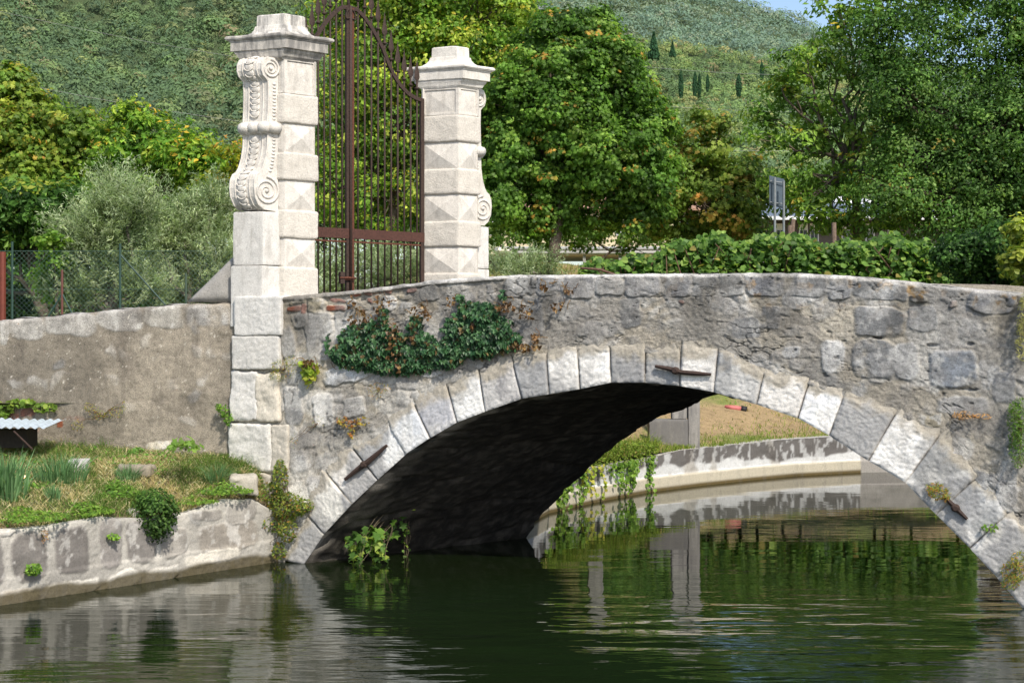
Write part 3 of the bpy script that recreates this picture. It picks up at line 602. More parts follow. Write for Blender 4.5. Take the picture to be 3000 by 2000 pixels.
    # volutes: spiral ribs on the exposed side(s)
    for (pc, zc, R, turns, nm) in ((.12, 6.30, .115, 2.2, 'volute'), (.185, 4.72, .175, 2.4, 'volute')):
        vb = MB()
        for side in (uc0-.004, uc1+.004):
            pts = []; rr = []
            for t in np.linspace(0, 1, 46):
                a = math.pi*.5+t*turns*2*math.pi; r = R*(1-t)**.8+.008
                pts.append(org+U*side+pd*(pc*.93-r*math.cos(a)*-1)+Z*(zc+dz2*.5+r*math.sin(a))); rr.append(.017*(1-t*.45))
            vb.tube(pts, rr, 7, PW); vb.sphere(org+U*side+pd*pc*.93+Z*(zc+dz2*.5), .026, 10, 6, PW)
        vb.obj(nm, M_PILL, cobj, True)
    # overlapping leaf scales down the front, and side ribs
    sc = MB(); P_ = np.array(pr); L_ = np.r_[0, np.cumsum(np.hypot(*np.diff(P_, axis=0).T))]
    def at(l): return np.interp(l, L_, P_[:, 0]), np.interp(l, L_, P_[:, 1])
    mid = (uc0+uc1)/2; l = .16
    while l < L_[-1]-.22:
        p, q = at(l); p2, q2 = at(l+.03); tg = np.array([p2-p, q2-q]); tg /= np.linalg.norm(tg)+1e-9; nr = np.array([-tg[1], tg[0]])
        skip = 5.42 < q-dz2*.5 < 5.66
        if not skip:
            t3 = pd*tg[0]+Z*tg[1]; n3 = pd*nr[0]+Z*nr[1]
            if n3@(-pd) > 0 and q > 4.6: n3 = -n3
            # shell: crescent scale thick at its lower rim
            c0 = org+U*mid+pd*p+Z*q
            sc.sphere(c0+t3*-.005+n3*.004, (.062, .05, .022), 14, 8, PW, np.array([U, t3, n3]))
            sc.tube([c0+U*.062*math.cos(a)+t3*.05*math.sin(a)+n3*.018 for a in np.linspace(0.15, math.pi-.15, 9)], .008, 6, PW)
        l += .078
    sc.obj('leaf_scales', M_PILL, cobj, True)
    rib = MB()
    for ue in (uc0+.012, uc0+.085, uc1-.085, uc1-.012):
        rib.tube([org+U*ue+pd*p+Z*q for p, q in pr[1:-1]], .011, 6, PW)
    rib.obj('edge_rib', M_PILL, cobj, True)
    bd = MB()
    for side in (uc1+.004, uc0-.004):
        for k, q in enumerate(np.arange(4.98, 6.12, .045)):
            if 5.43 < q < 5.65: continue
            p = np.interp(-q, [-a[1] for a in pr], [a[0] for a in pr])*.45
            bd.sphere(org+U*side+pd*p+Z*(q+dz2*.5), (.012, .026, .016), 8, 5, PW, np.array([U, V, Z]))
    bd.obj('beading', M_PILL, cobj, True)
    # pedestal under the console
    pe = MB(); zt = 4.46+dz2*.5
    dep = .25
    for (z0, z1, ex) in foot:
        z1 = min(z1, zt)
        o, ea, eb, ec = bx(org, uc0-.035-ex, uc1+.03+ex*.3, -(dep+ex) if sgn < 0 else 0.0, 0.0 if sgn < 0 else dep, z0+.004, z1-.004)
        pe.block(o, ea, eb, ec, res=.022, r=.014, amp=.008, fr=5, seed=int(z0*10), col=np.array((.63, .61, .57))*RNG.uniform(.93, 1.03), fine=.003)
    pe.obj('pedestal', M_PILL, th, True)
    return th
pillar(C1, .57, .48, .06, -1, 'taller-looking near white gate pillar with carved scroll console facing left', [(3.0, 3.79, .02), (3.79, 4.5, .0)])
pillar(C2, .57, .37, 0., 1, 'far white gate pillar right of the iron gate, scroll half hidden behind it', [(3.0, 3.85, .02), (3.85, 4.5, 0)])
# the pier under the near pillar, against the bridge end
pier = thing('stone_pier', 'white block pier below the near gate pillar, down to the grassy bank', 'pier', BP.pt(BP.sz(760, 1380)[0], 1.0))
mb = MB(); seq = [(693, 830, 868, 983, (.60, .585, .55)), (686, 824, 983, 1083, (.58, .56, .52)), (679, 760, 1085, 1232, (.62, .60, .56)), (752, 822, 1090, 1232, (.60, .55, .46)), (676, 800, 1236, 1380, (.60, .58, .53)), (795, 850, 1240, 1385, (.50, .46, .39)), (700, 800, 1384, 1480, (.46, .42, .36))]
for i, (xa, xb, ya, yb, c) in enumerate(seq):
    s0, z1 = BP.sz(xa, ya); s1, z0 = BP.sz(xb, yb)
    o = BP.pt(s0, z0+.004, .075-.008*(i % 3)); rough = .008 if i < 2 else .028
    mb.block(o, U*(s1-s0), -NB*.5, Z*(z1-z0-.008), res=.018, r=.02 if i < 2 else .035, amp=rough*1.25, fr=5, seed=i*3, col=c, fine=.010)
mb.obj('pier_blocks', M_RING, pier, True)

# ================================================================== IRON GATE
GP = Plane((C1-U*.53+V*.48)[:2], (C2-U*.53)[:2]); GL = np.linalg.norm((C2-U*.53)[:2]-(C1-U*.53+V*.48)[:2]); GN = np.array([GP.n[0], GP.n[1], 0]); GD = np.array([GP.d[0], GP.d[1], 0])
gate = thing('iron_gate', 'tall rusty iron double gate with spear tips between the white pillars', 'gate', GP.pt(GL/2, 3.0))
rail = [(1030, 24), (1045, 29), (1065, 49), (1083, 74), (1103, 107), (1121, 143), (1137, 185), (1152, 219), (1170, 248), (1195, 275), (1217, 288), (1235, 294)]
RP = np.array([GP.sz(*p) for p in rail]); gc = GP.sz(1024, 100)[0]; RD = np.abs(RP[:, 0]-gc); RD[0] = 0
def railz(s): return np.interp(np.abs(s-gc), RD, RP[:, 1])
gs0, gs1 = gc-(GL-gc)+.02 if False else .0, GL
half = GL-gc; gs0 = max(-.02, gc-half)
# leaves
for lf, (a, b_) in enumerate(((gs0, gc-.012), (gc+.012, gs1-.01))):
    leaf = thing_leaf = MB(); t = np.linspace(a, b_, 40)
    fr = MB()
    top = np.array([GP.pt(s_, railz(s_)) for s_ in t])
    # flat top rail as a swept rectangle
    r = []
    tz = np.gradient(top, axis=0); tz /= np.linalg.norm(tz, axis=1)[:, None]
    for p, tg in zip(top, tz):
        nn = np.cross(tg, GN); r.append([p+GN*.018+nn*.026, p-GN*.018+nn*.026, p-GN*.018-nn*.026, p+GN*.018-nn*.026])
    r = np.array(r).reshape(-1, 3); n = len(top); i, j = np.meshgrid(np.arange(n-1), np.arange(4), indexing='ij'); j2 = (j+1) % 4
    fr.add(r, [np.stack([i*4+j, i*4+j2, (i+1)*4+j2, (i+1)*4+j], -1).reshape(-1, 4)], IR)
    for sA, w_, c_ in ((a if lf == 0 else b_, .06, IR), (b_ if lf == 0 else a, .05, IR if lf == 0 else IRR)):
        s0 = sA if (sA == a) else sA-w_
        fr.obox(GP.pt(s0, 3.02, .022), GD*w_, -GN*.044, Z*(railz(sA)-3.02-.0), c_)
    fr.obox(GP.pt(a, 4.22, .026), GD*(b_-a), -GN*.045, Z*.135, (.07, .03, .022)); fr.obox(GP.pt(a, 4.165, .018), GD*(b_-a), -GN*.03, Z*.022, IRR)
    fr.obox(GP.pt(a, 3.06, .02), GD*(b_-a), -GN*.036, Z*.07, IR)
    lo = fr.obj('gate_leaf_frame', M_IRON, gate)
    nb = 10; 
    for k in range(nb):
        s_ = a+.07+(b_-a-.13)*(k+.5)/nb+.0; z1 = railz(s_)+.25
        bb = MB(); bb.tube([GP.pt(s_, 3.08), GP.pt(s_, z1)], .0135, 8, IR)
        bb.lathe([(.013, 0), (.03, .006), (.033, .018), (.03, .03), (.013, .036)], GP.pt(s_, railz(s_)+.13), 10, IR)
        bb.obj('bar', M_IRON, gate, True)
        sp = MB(); c0 = GP.pt(s_, z1-.02)
        pr = [(.0135, 0, .0135), (.02, .025, .014), (.042, .06, .014), (.047, .085, .014), (.04, .13, .012), (.022, .21, .010), (.012, .28, .007), (.001, .36, .001)]
        ring = []
        for (wd, h_, th_) in pr: ring.append([c0+Z*h_+GD*wd, c0+Z*h_+GN*th_, c0+Z*h_-GD*wd, c0+Z*h_-GN*th_])
        ring = np.array(ring).reshape(-1, 3); i, j = np.meshgrid(np.arange(len(pr)-1), np.arange(4), indexing='ij'); j2 = (j+1) % 4
        sp.add(ring, [np.stack([i*4+j, i*4+j2, (i+1)*4+j2, (i+1)*4+j], -1).reshape(-1, 4)], IR); sp.obj('spear_tip', M_IRON, gate)
mb = MB(); zc = railz(gc)
mb.tube([GP.pt(gc, 3.05, .03), GP.pt(gc, zc+.02, .03)], .022, 8, IR); mb.tube([GP.pt(gc, zc-.1), GP.pt(gc-.02, zc+.1), GP.pt(gc-.03, zc+.6)], .02, 8, IR)
for sgn in (-1, 1):
    mb.tube([GP.pt(gc+sgn*(.03+.05*math.sin(a)), zc-.06-.13*a/3.6+.03*math.cos(a*1.7), .035) for a in np.linspace(0, 3.6, 12)], .009, 6, IR)
mb.obj('centre_post', M_IRON, gate, True)
mb = MB(); sl, zl = GP.sz(1000, 812); mb.obox(GP.pt(sl-.04, zl-.04, .05), GD*.2, -GN*.05, Z*.05, IRR); mb.obox(GP.pt(sl-.05, zl-.09, .06), GD*.07, -GN*.05, Z*.16, IR); mb.tube([GP.pt(sl-.06, zl-.01, .06), GP.pt(sl+.2, zl-.01, .06)], .012, 8, IRR); mb.obj('latch', M_IRON, gate)

# ================================================================== GARDEN WALL (left)
GWP = Plane(P(-700, 900, 19.3)[:2], P(700, 900, 18.42)[:2])
wt_px = [(-700, 1010), (-300, 968), (0, 938), (180, 922), (360, 905), (540, 890), (700, 888)]
WT = np.array([GWP.sz(*p) for p in wt_px])
gw = thing('garden_wall', 'old brown stucco wall with pale stone coping, left of the near pillar', 'wall', GWP.pt(GWP.sz(350, 900)[0], 1.2))
gst = []
cj = [-420, -300, -150, 25, 130, 280, 420, 548]
for a, b_ in zip(cj[:-1], cj[1:]): gst.append(((a+b_)/2+1, np.interp((a+b_)/2, [p[0] for p in wt_px], [p[1] for p in wt_px])+26, b_-a+1, 74, -4.5, [(.36, .34, .30), (.40, .38, .345), (.33, .31, .275)][int(a) % 3], 1.1))
gst += [(618, 925, 140, 66, 0, (.42, .405, .38), 1.4), (350, 920, 60, 60, 30, LGREY, .6), (15, 960, 24, 100, 0, (.45, .43, .39), .6), (465, 1303, 76, 22, 5, (.52, .47, .38), 1.2), (30, 1222, 50, 50, 0, (.28, .13, .09), .5), (80, 1205, 46, 26, 0, (.30, .14, .10), .5), (100, 1250, 30, 40, 0, (.30, .13, .08), .5), (175, 1242, 16, 24, 0, (.36, .12, .06), 1.0), (220, 1226, 60, 14, 0, (.30, .14, .10), .5), (70, 1270, 44, 30, 0, (.33, .14, .09), .5), (130, 1225, 60, 50, 0, (.42, .36, .29), .3)]
def gpost(s, z, h, c):
    h = h*.55; x = (s-GWP.sz(350, 900)[0])
    n = fbm(s*.9, z*.9, 3, 201, 5); c = c*(.68+.62*n)[..., None]
    n = fbm(s*3.5, z*1.1, 3, 205, 5); c = mix(c, (.10, .085, .07), ss(.5, .72, n)*.55*ss(1.3, 2.4, z))
    n = vnoise(s*60, z*60, 0, 207); c = mix(c, (.62, .58, .5), ss(.93, .97, n)*.8)
    return h, c
st_s = GWP.sz(-700, 900)[0]; st_e = GWP.sz(715, 900)[0]
def gwt(s): return np.interp(s, WT[:, 0], WT[:, 1])
# stones need k*: coping sits proud
mb = MB(); Vx, Fx, Cx, _, _ = relief(GWP, st_s, st_e, lambda s: 0*s+.9, gwt, .016, 150, gst, 0, base=(.245, .215, .17), rub=.12, seed=40, post=gpost, topround=.06, k=.012)
mb.add(Vx, [Fx], Cx); mb.obj('wall_face', M_STUCCO, gw, True)
mb = MB(); sv = np.arange(st_s, st_e, .05); rows = []
for o, dz in ((-.095, .0), (-.2, .01), (-.32, -.02), (-.4, -.1), (-.42, -1.6)): rows.append(np.array([GWP.pt(a, gwt(a)+dz+.015*math.sin(a*9), o) for a in sv]))
mb.add(np.stack(rows, 0).reshape(-1, 3), [grid_faces(5, len(sv))], (.50, .48, .44)); mb.obj('wall_top', M_STUCCO, gw, True)
# leaning triangular buttress stone
mb = MB(); o = [P(548, 884, 18.6), P(702, 884, 18.5), P(702, 732, 18.5)]; th = np.array([.12, .40, 0]); nn_ = 10
b0 = thing('buttress_stone', 'rough grey wedge of stone leaning on the left side of the near pillar', 'stone', P(625, 886, 18.7))
T = []; idx = {}
for side in (0, 1):
    for i in range(nn_+1):
        for j in range(nn_+1-i):
            a = i/nn_; b_ = j/nn_; p = o[0]*(1-a-b_)+o[1]*a+o[2]*b_+th*side
            q = (fbm(p[0]*5, p[1]*5, p[2]*5, 3+side, 3)-.5)
            edge = min(a, b_, 1-a-b_) < 1e-6
            p = p+np.array([0, -1 if side == 0 else 1, 0])*(.10*float(q) if not edge else 0)+np.array([0, 0, .03*float(q)])
            if side == 0 and edge: p = p+np.array([0, .03, 0])
            idx[(side, i, j)] = len(T); T.append(p)
fc = []
for side in (0, 1):
    for i in range(nn_):
        for j in range(nn_-i):
            t = [idx[(side, i, j)], idx[(side, i+1, j)], idx[(side, i, j+1)]]; fc.append(t if side == 0 else t[::-1])
            if j < nn_-i-1: t = [idx[(side, i+1, j)], idx[(side, i+1, j+1)], idx[(side, i, j+1)]]; fc.append(t if side == 0 else t[::-1])
for i in range(nn_):
    for (p, q) in (((i, 0), (i+1, 0)), ((0, i+1), (0, i)), ((nn_-i-0, i), (nn_-i-1, i+1))):
        a, b_, c_, d_ = idx[(0,)+p], idx[(0,)+q], idx[(1,)+q], idx[(1,)+p]; fc.append([b_, a, d_]); fc.append([b_, d_, c_])
mb.add(np.array(T), [np.array(fc)], (.33, .315, .29)); mb.obj('stone', M_RING, b0, True)

# ================================================================== LEFT QUAY + BANK
qpx = [(-900, 1990), (-300, 1838), (0, 1770), (480, 1700), (640, 1666), (760, 1650), (880, 1650)]
QP = Plane(Wp(0, 1772), Wp(800, 1646))
quay = thing('quay_wall', 'low grey block retaining wall with white base stones on the left bank', 'wall', QP.pt(1.5, 0))
qst = []
for (xa, xb, ya, yb, c, r) in [(-260, -160, 1590, 1760, (.20, .185, .17), 1), (-140, 15, 1570, 1730, (.20, .185, .17), 1), (35, 137, 1558, 1701, (.19, .175, .16), 1.1), (159, 261, 1542, 1679, (.185, .17, .155), 1.1), (290, 357, 1516, 1660, (.27, .25, .23), 1.1), (367, 459, 1520, 1644, (.20, .185, .17), 1.1), (469, 551, 1552, 1628, (.30, .28, .25), 1.0), (580, 762, 1529, 1612, (.27, .245, .21), .8), (663, 749, 1466, 1532, (.31, .29, .26), 1.3), (560, 650, 1490, 1525, (.30, .28, .25), 1), (128, 293, 1700, 1745, (.66, .63, .56), .9), (312, 414, 1673, 1720, (.68, .65, .58), 1.0), (434, 523, 1657, 1701, (.68, .65, .58), 1.0), (540, 700, 1612, 1650, (.62, .58, .5), .7), (-60, 100, 1730, 1775, (.55, .5, .42), .7), (0, 130, 1548, 1562, (.5, .47, .42), 1.2)]:
    qst.append(((xa+xb)/2, (ya+yb)/2, xb-xa, yb-ya, 4 if ya > 1530 else 0, c, r))
qt_px = [(-900, 1690), (-300, 1590), (0, 1552), (140, 1540), (300, 1515), (430, 1518), (550, 1500), (660, 1462), (740, 1460), (850, 1520)]
QT = np.array([QP.sz(*p) for p in qt_px])
def qtop(s): return np.interp(s, QT[:, 0], QT[:, 1])
def qpost(s, z, h, c):
    n = fbm(s*2.2, z*2.2, 5, 303, 6); c = c*(.72+.5*n)[..., None]; w_ = ss(.16, .09, z+.10*(fbm(s*3, z*2, 0, 301)-.5)); c = mix(c, (.07, .055, .022), w_*.92); h = h*.7+.015*ss(.30, .26, z)
    return h, c
s0 = QP.sz(-900, 1700)[0]; s1 = QP.sz(885, 1640)[0]
mb = MB(); Vx, Fx, Cx, _, _ = relief(QP, s0, s1, lambda s: 0*s-.35, qtop, .016, 90, qst, 0, base=(.39, .37, .33), rub=.1, seed=60, post=qpost, topround=.04, k=.016, cmin=.8)
mb.add(Vx, [Fx], Cx)
sv = np.arange(s0, s1, .06); rows = [np.array([QP.pt(a, qtop(a)+dz, o) for a in sv]) for o, dz in ((-.055, 0), (-.2, .01), (-.4, -.03))]
mb.add(np.stack(rows, 0).reshape(-1, 3), [grid_faces(3, len(sv))], (.42, .39, .35)); mb.obj('quay_face', M_RING, quay, True)
# grassy bank between quay and garden wall
GX = np.linspace(-11.5, -2.4, 150); GT = np.linspace(0, 1, 60)
def bank_front(X): # Y of the quay line at X
    return QP.A[1]+(X-QP.A[0])*QP.d[1]/QP.d[0]+.10
def bank_back(X): return GWP.A[1]+(X-GWP.A[0])*GWP.d[1]/GWP.d[0]+.05
def bank_z(X, Y):
    yf = bank_front(X); yb = bank_back(X); t = np.clip((Y-yf)/np.maximum(yb-yf, .3), 0, 1.0)
    sq = (X-QP.A[0])/QP.d[0]; zb = np.interp(X, [-8, -6.5, -3.6], [1.52, 1.47, 1.33])
    return qtop(sq)-.02+(zb-qtop(sq))*(t**.8)+(fbm(X*1.5, Y*1.5, 0, 401)-.5)*.16*np.sin(np.pi*t)
g1, g2 = np.meshgrid(GX, GT); Yg = bank_front(g1)+(bank_back(g1)-bank_front(g1))*g2; Zg = bank_z(g1, Yg)
n = fbm(g1*1.2, Yg*1.8, 0, 403, 4); cg = mix(np.ones(g1.shape+(3,))*np.array((.20, .155, .095)), (.09, .11, .035), ss(.42, .58, n))
mb = MB(); mb.add(np.stack([g1, Yg, Zg], -1).reshape(-1, 3), [grid_faces(*g1.shape)], cg.reshape(-1, 3)); setting(mb.obj('bank_ground', M_GROUND, None, True), 'sloping earth bank between quay and garden wall')

# ================================================================== FAR BANK
fb_px = [(1518, 1588), (1600, 1502), (1750, 1468), (1900, 1440), (2050, 1421), (2200, 1405), (2330, 1393), (2513, 1383)]
FB = np.array([Wp(*p) for p in fb_px]); FB = np.vstack([FAR0+V[:2]*(-.3)+np.array([-.1, .1]), FB[1:], [[8.6, 30.15], [12, 29.0], [20, 25.5]]])
def dens(Pl, ds):
    L = np.r_[0, np.cumsum(np.linalg.norm(np.diff(Pl, axis=0), axis=1))]; t = np.arange(0, L[-1], ds)
    return np.stack([np.interp(t, L, Pl[:, 0]), np.interp(t, L, Pl[:, 1])], -1), t
fbp, ft = dens(FB, .04); tg = np.gradient(fbp, axis=0); tg /= np.linalg.norm(tg, axis=1)[:, None]; fn = np.stack([tg[:, 1], -tg[:, 0]], -1)
fq = thing('far_quay_wall', 'whitewashed and black-stained retaining wall seen through the arch', 'wall', (fbp[60][0], fbp[60][1], 0))
nz = 50; prof_z = np.linspace(-.3, 1, nz); s2 = np.repeat(ft[None, :], nz, 0); ftop = np.interp(fbp[:, 0], [0, 2.5, 3.2, 6, 20], [.62, .60, .72, .76, .8])+(fbm(ft*2, ft*0, 0, 511)-.5)*.05
tz_ = np.linspace(0, 1, nz); z2 = -.3+(ftop[None, :]+.3)*tz_[:, None]
hh = (fbm(s2*4, z2*4, 0, 501, 4)-.5)*.05; ledge = ss(.27, .25, z2); hh = hh*(1-ledge)+ledge*.05
xx = fbp[:, 0][None, :]+0*z2
blk = ss(.47, .56, fbm(s2*5, z2*1.2, 0, 505, 5)+.55*(z2-.50)-.05*(xx < 2.8))*ss(.2, .6, fbm(s2*14, z2*14, 0, 515, 3)+.25); wht = ss(.30, .45, fbm(s2*3, z2*2, 2, 507, 5))
c = np.ones(s2.shape+(3,))*np.array((.40, .38, .34)); c = mix(c, (.62, .63, .62), wht*.8); wv_ = .40+.16*(fbm(s2*1.3, z2*0, 0, 516, 4)-.5)*2; blk = ss(-.02, .03, z2-wv_)*(.35+.65*ss(.36, .46, fbm(s2*9+2*fbm(s2*2, z2*0, 3, 519), z2*5, 1, 517, 6))); c = mix(c, (.10, .09, .082), blk*.93)
strk = ss(.64, .70, fbm(s2*10, z2*1.0, 4, 509, 4)); c = mix(c, (.55, .55, .53), strk*blk*.6); c = mix(c, (.50, .455, .35)*1, ledge)
c = mix(c, (.11, .08, .03), ss(.09, .03, z2)); c = mix(c, (.33, .31, .28), (xx > 7.35)*1.0*(z2 < .9))
mb = MB(); mb.add(np.stack([fbp[:, 0][None]+fn[:, 0][None]*hh, fbp[:, 1][None]+fn[:, 1][None]*hh, z2], -1).reshape(-1, 3), [grid_faces(nz, len(fbp))], c.reshape(-1, 3))
rows = [np.concatenate([fbp-fn*o, (ftop+dz)[:, None]], 1) for o, dz in ((0, 0), (.12, .01), (.3, 0))]
mb.add(np.stack(rows, 0).reshape(-1, 3), [grid_faces(3, len(fbp))], (.42, .40, .36)); mb.obj('wall_face', M_RING, fq, True)
# terrain beyond the far bank: rises to the road
def terr_z(d, X=0): return np.interp(d, [0, 1.5, 4, 8, 14, 20, 24, 34, 60], [.70, .86, 1.45, 2.25, 3.5, 4.9, 5.35, 5.4, 5.5])
rows = []; dd_ = np.r_[np.arange(.1, 6, .15), np.arange(6, 26, .5), np.arange(26, 62, 4)]
base = dens(np.vstack([FB[0]+np.array([-3.5, 2.0]), FB[:9], [[12, 29.0], [20, 27], [40, 24]]]), .25)[0]
bt = np.gradient(base, axis=0)
for d in dd_:
    px = base[:, 0]; py = base[:, 1]+d
    zz = terr_z(d)+(fbm(px*.8, py*.8, 0, 521)-.5)*.25*min(1, d/2); rows.append(np.stack([px, py, zz], -1))
TG = np.stack(rows, 0); nn = fbm(TG[..., 0]*.9, TG[..., 1]*.9, 0, 523, 5)
cg = mix(np.ones(TG.shape)*np.array((.36, .26, .14)), (.17, .22, .05), ss(.50, .62, nn)*.85)
mb = MB(); mb.add(TG.reshape(-1, 3), [grid_faces(TG.shape[0], TG.shape[1])], cg.reshape(-1, 3)); setting(mb.obj('far_bank', M_GROUND, None, True), 'dry earth slope rising from the far quay to the road')
def far_ground(X, Y): return terr_z(Y-np.interp(X, base[:, 0], base[:, 1]))

# ================================================================== WATER
m, nt, b, N_, L_ = nmat('canal_water')
p = geopos(nt); b.inputs['Base Color'].default_value = (.010, .017, .006, 1); b.inputs['Roughness'].default_value = .012; b.inputs['IOR'].default_value = 1.5
L_.new(ramp(nt, noise(nt, geopos(nt, (.12, .12, 1)), 1.0, 2), [(.3, (.005, .0075, .0015)), (.7, (.007, .016, .005))]), b.inputs['Base Color'])
def rot(nt, ang, sc):
    mp = nt.nodes.new('ShaderNodeMapping'); mp.inputs['Rotation'].default_value = (0, 0, ang); mp.inputs['Scale'].default_value = sc; nt.links.new(geopos(nt), mp.inputs['Vector']); return mp.outputs[0]
h1 = noise(nt, rot(nt, .12, (1.3, 5.5, 1)), 1.0, 2, .5); h2 = noise(nt, rot(nt, -.2, (5, 16, 1)), 1.0, 3, .55); h3 = noise(nt, rot(nt, .05, (.35, .9, 1)), 1.0, 2, .5)
msk = ramp(nt, noise(nt, rot(nt, .3, (.3, .3, 1)), 1.0, 2), [(.38, .25), (.62, 1.0)])
# distance mask: calmer beyond the bridge
sx = nt.nodes.new('ShaderNodeSeparateXYZ'); L_.new(p, sx.inputs[0]); mr = nt.nodes.new('ShaderNodeMapRange'); mr.inputs[1].default_value = 13; mr.inputs[2].default_value = 19; mr.inputs[3].default_value = 1.0; mr.inputs[4].default_value = .16; L_.new(sx.outputs[1], mr.inputs[0])
def mul(nt, a, c):
    q = nt.nodes.new('ShaderNodeMath'); q.operation = 'MULTIPLY'
    for s_, v in zip(q.inputs, (a, c)):
        if isinstance(v, float): s_.default_value = v
        else: nt.links.new(v, s_)
    return q.outputs[0]
k1 = mul(nt, mul(nt, h1, msk), mr.outputs[0]); k2 = mul(nt, mul(nt, h2, msk), mr.outputs[0])
nb_ = bump(nt, k1, 1.0, .012); nb_ = bump(nt, k2, 1.0, .0022, nb_); nb_ = bump(nt, mul(nt, h3, mr.outputs[0]), 1.0, .03, nb_); dst = nt.nodes.new('ShaderNodeVectorMath'); dst.operation = 'DISTANCE'; L_.new(geopos(nt, (.45, 1, 1)), dst.inputs[0]); dst.inputs[1].default_value = (.9, 13.9, 0)
m2 = nt.nodes.new('ShaderNodeMapRange'); m2.inputs[1].default_value = .4; m2.inputs[2].default_value = 2.6; m2.inputs[3].default_value = 1.0; m2.inputs[4].default_value = 0.0; L_.new(dst.outputs['Value'], m2.inputs[0])
nb_ = bump(nt, mul(nt, noise(nt, rot(nt, .06, (.8, 2.3, 1)), 1.0, 3, .5), m2.outputs[0]), 1.0, .055, nb_)
L_.new(nb_, b.inputs['Normal'])
M_WATER = m
mb = MB(); mb.add([(-60, -20, 0), (60, -20, 0), (60, 45, 0), (-60, 45, 0)], [np.array([[0, 1, 2, 3]])]); setting(mb.obj('canal_water', M_WATER), 'dark green canal water reflecting the bridge and trees')
# wide ground sheet to the horizon (behind the gardens)
m, nt, b, N_, L_ = nmat('meadow'); L_.new(ramp(nt, noise(nt, geopos(nt), .25, 6), [(.35, (.05, .08, .02)), (.65, (.12, .11, .05))]), b.inputs['Base Color']); b.inputs['Roughness'].default_value = 1; M_MEADOW = m
mb = MB(); mb.add([(-400, 19.6, 2.0), (-3.6, 18.7, 2.0), (-.6, 22.4, 2.2), (2, 27, 2.2), (-2, 60, 4.9), (-2000, 60, 4.9)], [np.array([[0, 1, 2, 3, 4, 5]])])
mb.add([(-3000, 60, 4.9), (3000, 60, 4.9), (3000, 160, 5.0), (-3000, 160, 5.0)], [np.array([[0, 1, 2, 3]])])
mb.add([(8, -40, .9), (400, -40, .9), (400, 24, 2.0), (9.5, 13.8, .9), (8.5, 8, .9)], [np.array([[0, 1, 2, 3, 4]])])
mb.add([(10.5, 15.8, 2.2), (400, 15, 2.2), (400, 60, 4.9), (14, 60, 4.9), (14, 30, 2.4)], [np.array([[0, 1, 2, 3, 4]])])
setting(mb.obj('ground', M_MEADOW), 'meadow and garden ground reaching the hills')

# ================================================================== HILLS + FOREST
def hill(nm, label, D0, D1, ybase, ridge, treesz, ntree, cols, w_, tint, seed, xr=(-1500, 4500), leafn=46, tone=1.0):
    rx = [r[0] for r in ridge]; ry = [r[1] for r in ridge]
    xs = np.linspace(xr[0], xr[1], 160); t = np.linspace(0, 1, 40); X_, T_ = np.meshgrid(xs, t)
    def surf(x, t_):
        D = D0+(D1-D0)*t_; yr = np.interp(x, rx, ry); y = ybase+(yr-ybase)*(t_**.9)
        z = H+(HY-y)/F*D+(fbm(x*.003, t_*4, 0, seed)-.5)*.06*D*np.sin(np.pi*np.clip(t_, 0, 1))
        return np.stack([(x-1500)/F*D, D+0*x, z], -1)
    G = surf(X_, T_); mb = MB(); mb.add(G.reshape(-1, 3), [grid_faces(40, 160)], (np.array((.06, .085, .035))*tone))
    setting(mb.obj('hill', M_GROUND, None, True), label)
    n = ntree; tx = RNG.uniform(xr[0]+600, xr[1]-600, n); tv = RNG.uniform(0.0, 1.0, n)**.8
    yy = ybase+(np.interp(tx, rx, ry)-ybase)*tv**.9; kp = RNG.uniform(size=n) < np.where(yy < -240, .22, np.where(yy > 640, .15, 1.0)); tx = tx[kp]; tv = tv[kp]; n = len(tx)
    c = surf(tx, tv); R = treesz*(.5+1.3*RNG.uniform(0, 1, n)**2)
    grp = fbm(tx*.006, tv*9, 0, seed+3, 4); cb = palette(n, cols, w_, .15)
    warm = (RNG.uniform(size=n) < .10+.35*ss(.5, .7, grp)); cb[warm] = palette(int(warm.sum()), [(.11, .12, .035), (.12, .11, .045), (.12, .085, .045), (.085, .11, .03)], [3, 2, .6, 3], .15)
    m_ = leafn; g = RNG.normal(size=(n, m_, 3)); g /= np.linalg.norm(g, axis=2)[..., None]; g[..., 2] = np.abs(g[..., 2])*1.0-.25; g[..., 1] = -np.abs(g[..., 1])*.9
    bumpf = RNG.uniform(.72, 1.12, size=(n, m_, 1))
    pos = c[:, None, :]+g*bumpf*R[:, None, None]*np.array([1, 1, 1.05])+np.array([0, 0, 1])*R[:, None, None]*.5
    nor = g+RNG.normal(size=(n, m_, 3))*.18+np.array([0, 0, .15])
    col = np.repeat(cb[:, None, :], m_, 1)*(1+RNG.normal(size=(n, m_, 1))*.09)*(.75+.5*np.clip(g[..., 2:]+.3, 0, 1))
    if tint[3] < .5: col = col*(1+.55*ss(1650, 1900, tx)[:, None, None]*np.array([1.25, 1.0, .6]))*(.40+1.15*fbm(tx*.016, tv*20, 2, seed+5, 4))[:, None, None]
    col = (col*(1-tint[3])+np.array(tint[:3])*tint[3])*tone  # aerial haze painted by blending its colour into the leaves
    sz = np.repeat(R, m_)*RNG.uniform(.22, .46, n*m_)
    mb = MB(); leaves(mb, pos.reshape(-1, 3), nor.reshape(-1, 3), sz, 'diamond', col.reshape(-1, 3), fold=.1)
    o = mb.obj('forest', M_FAR); tag(o, label.replace('hill', 'woodland canopy covering the').replace('wooded ', '')[:90], 'forest', None, 'stuff')
    return surf
FC = [(.042, .078, .022), (.06, .10, .026), (.034, .062, .024), (.085, .12, .03)]
